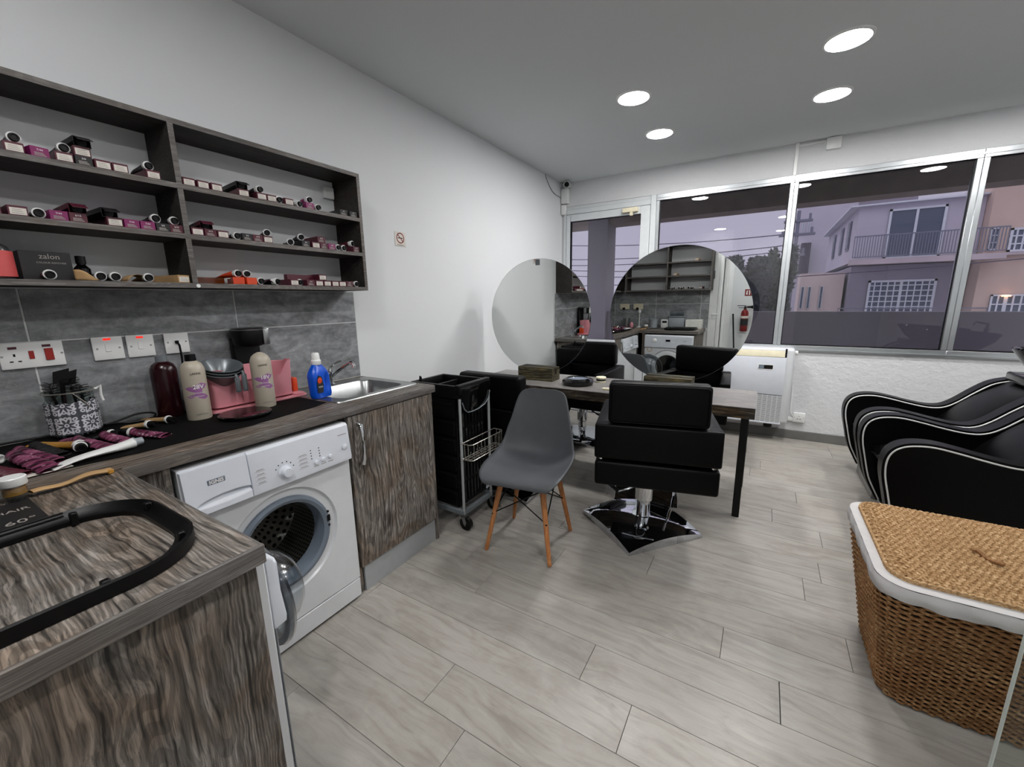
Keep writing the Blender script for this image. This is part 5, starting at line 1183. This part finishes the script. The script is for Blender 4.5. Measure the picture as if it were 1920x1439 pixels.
# dish, jar, stick
t = thing('lidded_dish', 'glossy black faceted round box on the table between the mirrors', 'dish', (.918, 2.895, TZ))
MB().lathe([(.108, 0), (.118, .008), (.120, .03), (.112, .042), (.10, .046), (.085, .052), (.078, .044), (0, .042)], n=12).build('dish', 'black_gloss', t, world=False)
MB().lathe([(.076, .0445), (.0, .0455)], n=12, cap=False).build('inlay', 'grey_lcd', t, world=False)
t = thing('cream_jar', 'small silver and white jar right of the black faceted box', 'jar', (1.045, 3.06, TZ))
MB().lathe([(.036, 0), (.038, .003), (.038, .012)], n=28, cap=True).build('base', 'cream', t, world=False); MB().lathe([(.0375, .012), (.0375, .03)], n=28, cap=False).build('band', 'black_text', t, world=False); MB().lathe([(.039, .028), (.039, .040), (.036, .042), (0, .041)], n=28).build('lid', 'cream', t, world=False)
tag(MB().box(1.145, 1.265, 2.79, 2.825, TZ, TZ + .012, .003, 2).build('hair_brush_block', 'cream'), 'small cream coloured bar on the table edge beside the front chair', 'block')

# ================================================================== AC UNIT
t = thing('air_conditioner', 'white floor standing air conditioner under the window behind the table', 'air conditioner', (1.83, 4.5, .17))
ax0, ax1, fy = 1.30, 2.363, 4.385
sec = rrect(.178, .885, 0, .21, .045, 6)
MB().box(ax0, ax1, fy + .012, YW - .001, .18, .885, .03, 4).build('housing', 'appliance', t)
MB().box(ax0 + .03, 2.302, fy, fy + .03, .452, .798, .004, 2).build('front_panel', 'appliance_panel', t)
MB().prism([(fy + .004, .803), (fy + .01, .80), (fy + .05, .80), (fy + .05, .876), (fy + .022, .876), (fy + .008, .85)], 'yz', ax0 + .05, 2.288, .002, 1).build('outlet_flap', 'cream', t)
MB().box(2.288, 2.302, fy + .006, fy + .05, .80, .877).build('flap_pivot', 'black', t)
MB().box(2.086, 2.212, fy - .002, fy, .684, .732).build('display_bezel', 'white', t); MB().box(2.094, 2.205, fy - .003, fy - .002, .69, .726).build('display', 'black_gloss', t); MB().box(2.096, 2.135, fy - .0036, fy - .003, .692, .724).build('display_screen', 'grey_lcd', t)
MB().box(ax0 + .03, 2.302, fy + .006, fy + .012, .19, .448).build('grille_back', 'box_dark', t)
m = MB()
for k in range(22):
    z = .197 + k * .0115; m.box(ax0 + .03, 2.302, fy, fy + .006, z, z + .0068)
for k in range(26):
    x = ax0 + .03 + k * .0388; m.box(x, x + .006, fy + .001, fy + .0055, .19, .448)
g_ = m.build('intake_grille', 'appliance', t)
MB().box(ax0 + .03, 2.31, fy - .004, fy + .03, .176, .192, .003, 2).build('bottom_rail', 'appliance_panel', t)
MB().cyl((2.215, fy + .08, .13), (2.215, fy + .08, .18), .035, n=20).build('drain_stub', 'black', t)
MB().cyl((2.362, fy + .07, .84), (2.384, fy + .07, .84), .02, n=16).build('side_knob', 'white', t)
t = thing('wall_socket', 'white double plate wall socket beside the air conditioner near the floor', 'socket', (2.46, YW, .22))
MB().box(2.415, 2.507, YW - .03, YW, .173, .262, .003, 2).build('plate', 'white', t); m = MB()
for x, z, w in ((2.461, .232, .006), (2.45, .205, .010), (2.472, .205, .010), (2.427, .218, .004), (2.495, .218, .004)): m.box(x - w / 2, x + w / 2, YW - .0306, YW - .0299, z - .002, z + .003)
m.build('pin_hole', 'black', t); MB().tube([(2.385, YW - .012, .52), (2.39, YW - .012, .27), (2.415, YW - .012, .22)], .004, 6).build('cable', 'white', t)
MB().box(2.375, 2.415, YW - .02, YW, .178, .21, .002, 1).build('trunking', 'white', t)

# ================================================================== CCTV
t = thing('security_camera', 'white bullet security camera with black lens in the ceiling corner', 'camera', (.10, 4.5, 2.58))
dv = Vector((.30, -.9, -.22)).normalized(); c0 = Vector((.085, 4.55, 2.60))
MB().cyl(c0, c0 + dv * .10, .032, n=24).cyl(c0 + dv * .095, c0 + dv * .112, .034, n=24, caps=False).build('housing', 'white', t)
MB().cyl(c0 + dv * .098, c0 + dv * .102, .026, n=24).build('lens', 'black_gloss', t)
MB().cyl(c0, (.085, 4.597, 2.60), .012, n=12).cyl((.085, 4.59, 2.60), (.085, 4.6, 2.60), .025, n=16).build('bracket', 'white', t)
t = thing('alarm_box', 'slim white alarm box with cable in the corner above the door', 'alarm box', (.05, 4.56, 2.44)); MB().box(.008, .092, 4.545, 4.598, 2.405, 2.562, .004, 1).cyl((.06, 4.5445, 2.43), (.06, 4.5452, 2.43), .004, n=8).build('box', 'white', t)
MB().box(.005, .058, 4.55, 4.599, 2.288, 2.395, .01, 3).build('sensor', 'white', t)
MB().tube(bez([(.003, 4.16, 2.628), (.004, 4.2, 2.58), (.004, 4.30, 2.51), (.006, 4.40, 2.48), (.01, 4.54, 2.47)], 5), .0035, 6).build('cable', 'grey_cap', t)

# ================================================================== BACKWASH UNITS
prof = [(2.80, .07), (2.76, .15), (2.73, .22), (2.70, .34), (2.678, .44), (2.676, .52), (2.695, .575), (2.735, .61), (2.79, .626), (2.86, .628), (2.95, .612), (3.04, .592), (3.13, .578), (3.20, .585), (3.26, .625), (3.34, .705), (3.42, .77), (3.52, .80), (3.62, .80)]
pc = [(p.x, p.y) for p in bez([(a, b, 0) for a, b in prof], 4)]
pn = []
for i_ in range(len(pc)):
    a_, b_ = Vector(pc[max(0, i_ - 1)]), Vector(pc[min(len(pc) - 1, i_ + 1)]); d_ = (b_ - a_).normalized(); pn.append((d_.y, -d_.x))
def wash_unit(lab, y0, y1):
    t = thing('backwash_unit', lab, 'backwash chair', (3.3, (y0 + y1) / 2, 0), 0, 'backwash units on the right')
    for a, b in ((y0, y0 + .085), (y1 - .085, y1)):
        arm = MB().prism(pc + [(3.62, .07)], 'xz', a, b, .017, 3).build('side_panel', 'leather2', t)
        for yy in (a - .0005, b + .0005): MB().tube([(p[0] + nx_ * .015, yy, p[1] + nz_ * .015) for p, (nx_, nz_) in zip(pc, pn)], .0042, 6).build('piping', 'piping', arm)
    i0, i1 = y0 + .087, y1 - .087
    MB().grid(lambda u, v: Vector((2.735 + u * .62, i0 + v * (i1 - i0), .44 + .025 * math.sin(v * PI) ** .5 + .02 * math.sin(u * PI) - (.06 * (1 - min(1, u / .12)) ** 2))), 16, 8).build('seat_cushion', 'leather2', t)
    MB().prism([(2.735, .42), (2.75, .435), (3.3, .45), (3.3, .1), (2.83, .1), (2.79, .2)], 'xz', i0, i1, .01, 2).build('seat_base', 'black_gloss', t)
    MB().grid(lambda u, v: Vector((3.16 + u * .33 - .03 * math.sin(u * PI) ** .8, i0 - .01 + v * (i1 - i0 + .02), .45 + u * .33 + .055 * math.sin(v * PI) ** .6 * math.sin(u * PI * .9 + .3) ** .7)), 16, 12).grid(lambda u, v: Vector((3.49 + u * .12, i0 - .01 + v * (i1 - i0 + .02), .785 - u * .16 + .01 * math.sin(v * PI))), 3, 4).build('backrest', 'leather2', t)
    MB().box(2.815, 3.75, y0 + .04, y1 - .04, 0, .075, .003, 1).build('plinth', 'steel', t)
    ym = (y0 + y1) / 2
    MB().box(3.45, 3.62, ym - .18, ym + .18, .79, .85, .012, 2).build('shoulder_pad', 'black_gloss', t)
    MB().prism([(3.42, .07), (3.74, .07), (3.78, .78), (3.55, .80)], 'xz', ym - .17, ym + .17, .01, 2).build('pillar', 'black', t)
    m = MB(); rings = []
    spec = [(3.66, .12, .12, .80, 0), (3.66, .24, .20, .90, 0), (3.64, .29, .235, .985, .022), (3.64, .285, .23, .995, .022), (3.65, .24, .19, .965, .015), (3.67, .15, .12, .87, 0)]
    for cx, rx, ry, z, tl in spec:
        cx += .045
        rings.append([m.bm.verts.new((cx + rx * math.cos(2 * PI * k / 40), ym + ry * math.sin(2 * PI * k / 40) * (1 + .12 * math.cos(2 * PI * k / 40)), z - tl * math.cos(2 * PI * k / 40))) for k in range(40)])
    for A, B in zip(rings, rings[1:]):
        for k in range(40): m.bm.faces.new((A[k], A[(k + 1) % 40], B[(k + 1) % 40], B[k]))
    m.bm.faces.new(rings[-1]); m.bm.faces.new(rings[0]); m.build('basin', 'black_gloss', t)
    MB().lathe([(.02, .98), (.02, 1.02), (.012, 1.025), (.012, 1.07), (0, 1.072)], (3.88, ym, 0), 16).tube([(3.88, ym, 1.06), (3.80, ym, 1.08), (3.78, ym, 1.05)], .009, 8).build('mixer', 'chrome', t)
wash_unit('black backwash chair unit with white piping next to the window wall', 3.37, 3.97)
wash_unit('black backwash chair unit with white piping nearer the wicker hamper', 2.65, 3.31)

# ================================================================== WICKER HAMPER
t = thing('laundry_hamper', 'woven seagrass laundry hamper with lid and white cloth liner', 'basket', (2.75, 1.8, 0))
HT = .455
def hcorn(f):      # bottom->top interpolation of the rounded rectangle
    a = (2.545, 2.985, 1.625, 2.02); b = (2.470, 3.04, 1.50, 2.09); return [a[i] + (b[i] - a[i]) * f for i in range(4)]
def rr_path(f, r, N_):
    x0_, x1_, y0_, y1_ = hcorn(f); pts = [Vector((*p, 0)) for p in rrect(x0_, x1_, y0_, y1_, r, 6)]; seg = []; tot = 0
    for i in range(len(pts)): d_ = (pts[(i + 1) % len(pts)] - pts[i]).length; seg.append((tot, d_)); tot += d_
    out = []; i = 0
    for k in range(N_):
        s_ = tot * k / N_
        while i < len(seg) - 1 and seg[i + 1][0] <= s_: i += 1
        a, b = pts[i], pts[(i + 1) % len(pts)]; p = a.lerp(b, (s_ - seg[i][0]) / max(seg[i][1], 1e-9)); d_ = (b - a).normalized(); out.append((p, Vector((d_.y, -d_.x, 0))))
    return out
m = MB()
c0_, c1_ = rr_path(0, .06, 60), rr_path(1, .07, 60)
A = [m.bm.verts.new((p.x - n_.x * .007, p.y - n_.y * .007, .004)) for p, n_ in c0_]; B = [m.bm.verts.new((p.x - n_.x * .007, p.y - n_.y * .007, HT)) for p, n_ in c1_]
for k in range(60): m.bm.faces.new((A[k], A[(k + 1) % 60], B[(k + 1) % 60], B[k]))
m.bm.faces.new(A); m.bm.faces.new(B); m.build('core', 'basket_core', t)
rng = random.Random(5); m = MB(); rows = 46; NW = 84
for r_ in range(rows):
    f = (r_ + .5) / rows; z = .006 + f * (HT - .008); path = rr_path(f, .06 + .01 * f, NW * 5); pts = []; wob = rng.uniform(0, 6)
    for k, (p, n_) in enumerate(path):
        w_ = math.sin(2 * PI * k / 5 / 2 + PI * r_) ; o_ = -.001 + .0042 * w_; pts.append((p.x + n_.x * o_, p.y + n_.y * o_, z + .0018 * math.cos(2 * PI * k / 5 / 2 + PI * r_ + .8) + .0012 * math.sin(k * .05 + wob)))
    m.tube(pts, .0047, 4, closed=True)
m.build('woven_body', 'seagrass', t, merge=False)['kind'] = 'stuff'
# cloth liner
m = MB(); path = rr_path(1.0, .07, 120)
def lnr(u, v):
    k = int(round(u * 120)) % 120; p, n_ = path[k]; bulge = .009 + .005 * math.sin(v * PI) + .0022 * math.sin(k * 1.1 + v * 4); return Vector((p.x + n_.x * bulge, p.y + n_.y * bulge, HT - .006 + v * .046 + (.0035 * math.sin(k * .6) + .002 * math.sin(k * 1.7)) * (1 - v)))
m.grid(lnr, 120, 6)
m.grid(lambda u, v: (lambda p, n_: Vector((p.x + n_.x * (.010 - v * .05), p.y + n_.y * (.010 - v * .05), HT + .042)))(*path[int(round(u * 120)) % 120]), 120, 1)
m.build('cloth_liner', 'liner', t)
# lid
lid = MB().prism(rrect(2.496, 3.02, 1.535, 2.075, .06), 'xy', HT + .038, HT + .047).build('lid', 'basket_core', t)
m = MB(); nrow = 35
x0_, x1_, y0_, y1_ = 2.496, 3.02, 1.535, 2.075
for r_ in range(nrow):
    y = y0_ + .006 + (y1_ - y0_ - .012) * r_ / (nrow - 1); c_ = .0
    dy = min(y - y0_, y1_ - y); ins = .06 - math.sqrt(max(0, .06 ** 2 - (.06 - dy) ** 2)) if dy < .06 else 0
    n_ = int((x1_ - x0_ - 2 * ins) / .0032); pts = []
    for k in range(n_ + 1):
        x = x0_ + ins + (x1_ - x0_ - 2 * ins) * k / n_; w_ = math.sin(2 * PI * x / .0175 + PI * r_); pts.append((x, y + .0016 * math.cos(2 * PI * x / .0175 + PI * r_ + .7), HT + .051 + .0042 * w_))
    m.tube(pts, .0070, 5)
lw_ = m.build('woven_top', 'seagrass_lid', lid, merge=False); lw_['kind'] = 'stuff'
m = MB()
for z in (HT + .043, HT + .050):
    pth = [Vector((*p, z)) for p in rrect(2.492, 3.024, 1.531, 2.079, .062, 6)]; fine = []
    for i in range(len(pth)):
        a, b = pth[i], pth[(i + 1) % len(pth)]; n_ = max(1, int((b - a).length / .004))
        for k in range(n_): fine.append(a.lerp(b, k / n_))
    m.tube([p + Vector((0, 0, .002 * math.sin(i * 1.5))) for i, p in enumerate(fine)], .0058, 5, closed=True)
m.build('lid_rim', 'seagrass_lid', lid, merge=False)
MB().tube([(2.74 + .05 * s_, 1.80 + .012 * math.sin(s_ * 6) - .06 * s_, HT + .064 + .004 * math.sin(s_ * 9)) for s_ in [k / 24 for k in range(25)]], .006, 6).build('lid_loop', 'seagrass', lid)

# ================================================================== GLASS PARTITION
gp = thing('glass_partition', 'clear frameless glass panel standing in front of the hamper at right', 'glass panel', (2.9, 1.0, 0))
MB().box(2.54, 3.6, .996, 1.004, .001, 2.2).build('pane', 'clear_glass', gp)
MB().box(2.5375, 2.5395, .9955, 1.0045, .001, 2.2).build('polished_edge', 'glass_edge', gp)
MB().box(2.592, 2.597, .9925, .9958, .001, 2.2).build('reflection_strip', 'frosted', gp)  # thin frosted strip imitating a bluish reflection band in the pane

# ================================================================== THINGS ONLY IN THE MIRROR
t = thing('fire_extinguisher', 'red fire extinguisher on the rear wall, seen in the right mirror', 'fire extinguisher', (1.70, -1.42, .775))
ex, ey, ez = 1.70, -1.42, .775
MB().lathe([(.045, ez), (.052, ez + .01), (.052, ez + .27), (.042, ez + .31), (.022, ez + .325), (.022, ez + .34)], (ex, ey, 0), 28).build('cylinder', 'red', t)
MB().lathe([(.0525, ez + .09), (.0525, ez + .19)], (ex, ey, 0), 28, cap=False).build('label', 'black_text', t); MB().lathe([(.0526, ez + .20), (.0526, ez + .235)], (ex, ey, 0), 28, cap=False).build('label_band', 'paper', t)
MB().cyl((ex, ey, ez + .33), (ex, ey, ez + .38), .016).box(ex - .11, ex + .01, ey - .008, ey + .008, ez + .385, ez + .395).box(ex - .09, ex + .01, ey - .008, ey + .008, ez + .355, ez + .363).build('valve_lever', 'black', t)
MB().lathe([(.012, 0), (.016, .05), (.042, .13), (0, .132)], M4=T(ex + .02, ey, ez + .37) @ RX, n=20).build('discharge_horn', 'black', t); MB().cyl((ex, -1.5, ez + .2), (ex, ey - .04, ez + .2), .012).build('bracket', 'steel', t)
t = thing('extinguisher_sign', 'red square extinguisher sign above the fire extinguisher', 'sign', (1.70, -1.5, 1.36)); MB().box(1.67, 1.765, -1.5, -1.497, 1.31, 1.41).build('plate', 'red', t)
MB().box(1.725, 1.74, -1.497, -1.4965, 1.325, 1.385).box(1.72, 1.732, -1.497, -1.4965, 1.385, 1.395).prism([(1.685, 1.33), (1.71, 1.33), (1.705, 1.36), (1.71, 1.39), (1.692, 1.39)], 'xz', -1.497, -1.4965).build('pictogram', 'white', t)
t = thing('broom', 'dark broom handle leaning beside the white passage door', 'broom', (1.56, -1.3, 0)); MB().tube([(1.68, -.95, .04), (1.56, -1.20, 1.05)], .011, 10).build('handle', 'black', t); MB().box(1.60, 1.76, -.98, -.92, .002, .06, .01, 2).build('brush_head', 'black', t)
for i, (x0_, x1_, lab) in enumerate(((.14, .28, 'cream double socket on back wall, left one'), (.34, .48, 'cream double socket on back wall, right one'))):
    t = thing('wall_socket', lab + ' seen in the mirror', 'socket', ((x0_ + x1_) / 2, -.237, 1.2)); MB().box(x0_, x1_, -.2372, -.225, 1.155, 1.235, .003, 2).build('plate', 'cream', t); MB().box(x0_ + .05, x0_ + .08, -.225, -.19, 1.15, 1.18, .004, 1).build('plug', 'black', t)
t = thing('steel_tub', 'small steel tub with lid on the back counter', 'tub', (.27, -.14, .90)); MB().lathe([(.045, 0), (.048, .12), (.05, .122), (.05, .135), (0, .138)], n=28).build('tub', 'steel', t, world=False)
t = thing('plastic_tub', 'round translucent grey tub on the back counter', 'tub', (.66, -.14, .90)); MB().lathe([(.055, 0), (.062, .11), (.066, .112), (.066, .125), (0, .127)], n=28).build('tub', 'grey_tub', t, world=False)
t = thing('digital_scale', 'white device with small black display on the back counter', 'device', (.82, -.15, .90)); MB().box(-.05, .05, -.05, .05, 0, .12, .01, 2).build('body', 'white', t, world=False); MB().box(-.03, .03, .05, .0512, .07, .10).build('display', 'black_gloss', t, world=False)
t = thing('storage_box', 'translucent grey storage box with clear lid on the back counter', 'box', (.98, -.14, .90)); MB().box(-.10, .10, -.085, .07, 0, .15, .008, 2).build('box', 'grey_tub', t, world=False); MB().box(-.108, .108, -.09, .078, .15, .165, .004, 1).build('lid', 'grey_cap', t, world=False); MB().box(-.09, .09, -.08, .06, .166, .23, .01, 2).build('upper_box', 'frosted', t, world=False)
tag(MB().box(1.10, 1.30, -.20, -.06, .9005, 1.02, .002, 1).build('white_carton', 'card_white'), 'plain white carton at the end of the back counter', 'box')
t = thing('hand_mixer_stand', 'slim white stand on the back counter beside the steel tub', 'stand', (.46, -.14, .90)); MB().lathe([(.035, 0), (.035, .006), (.007, .02), (.006, .20), (.02, .21), (.02, .25), (0, .255)], n=20).build('stand', 'white', t, world=False)
tag(MB().lathe([(.02, .9005), (.028, .93), (.022, .96), (.01, .975), (0, .976)], (.36, -.10, 0), 16).build('pink_bulb', 'pink'), 'small pink rounded bottle on the back counter', 'bottle')
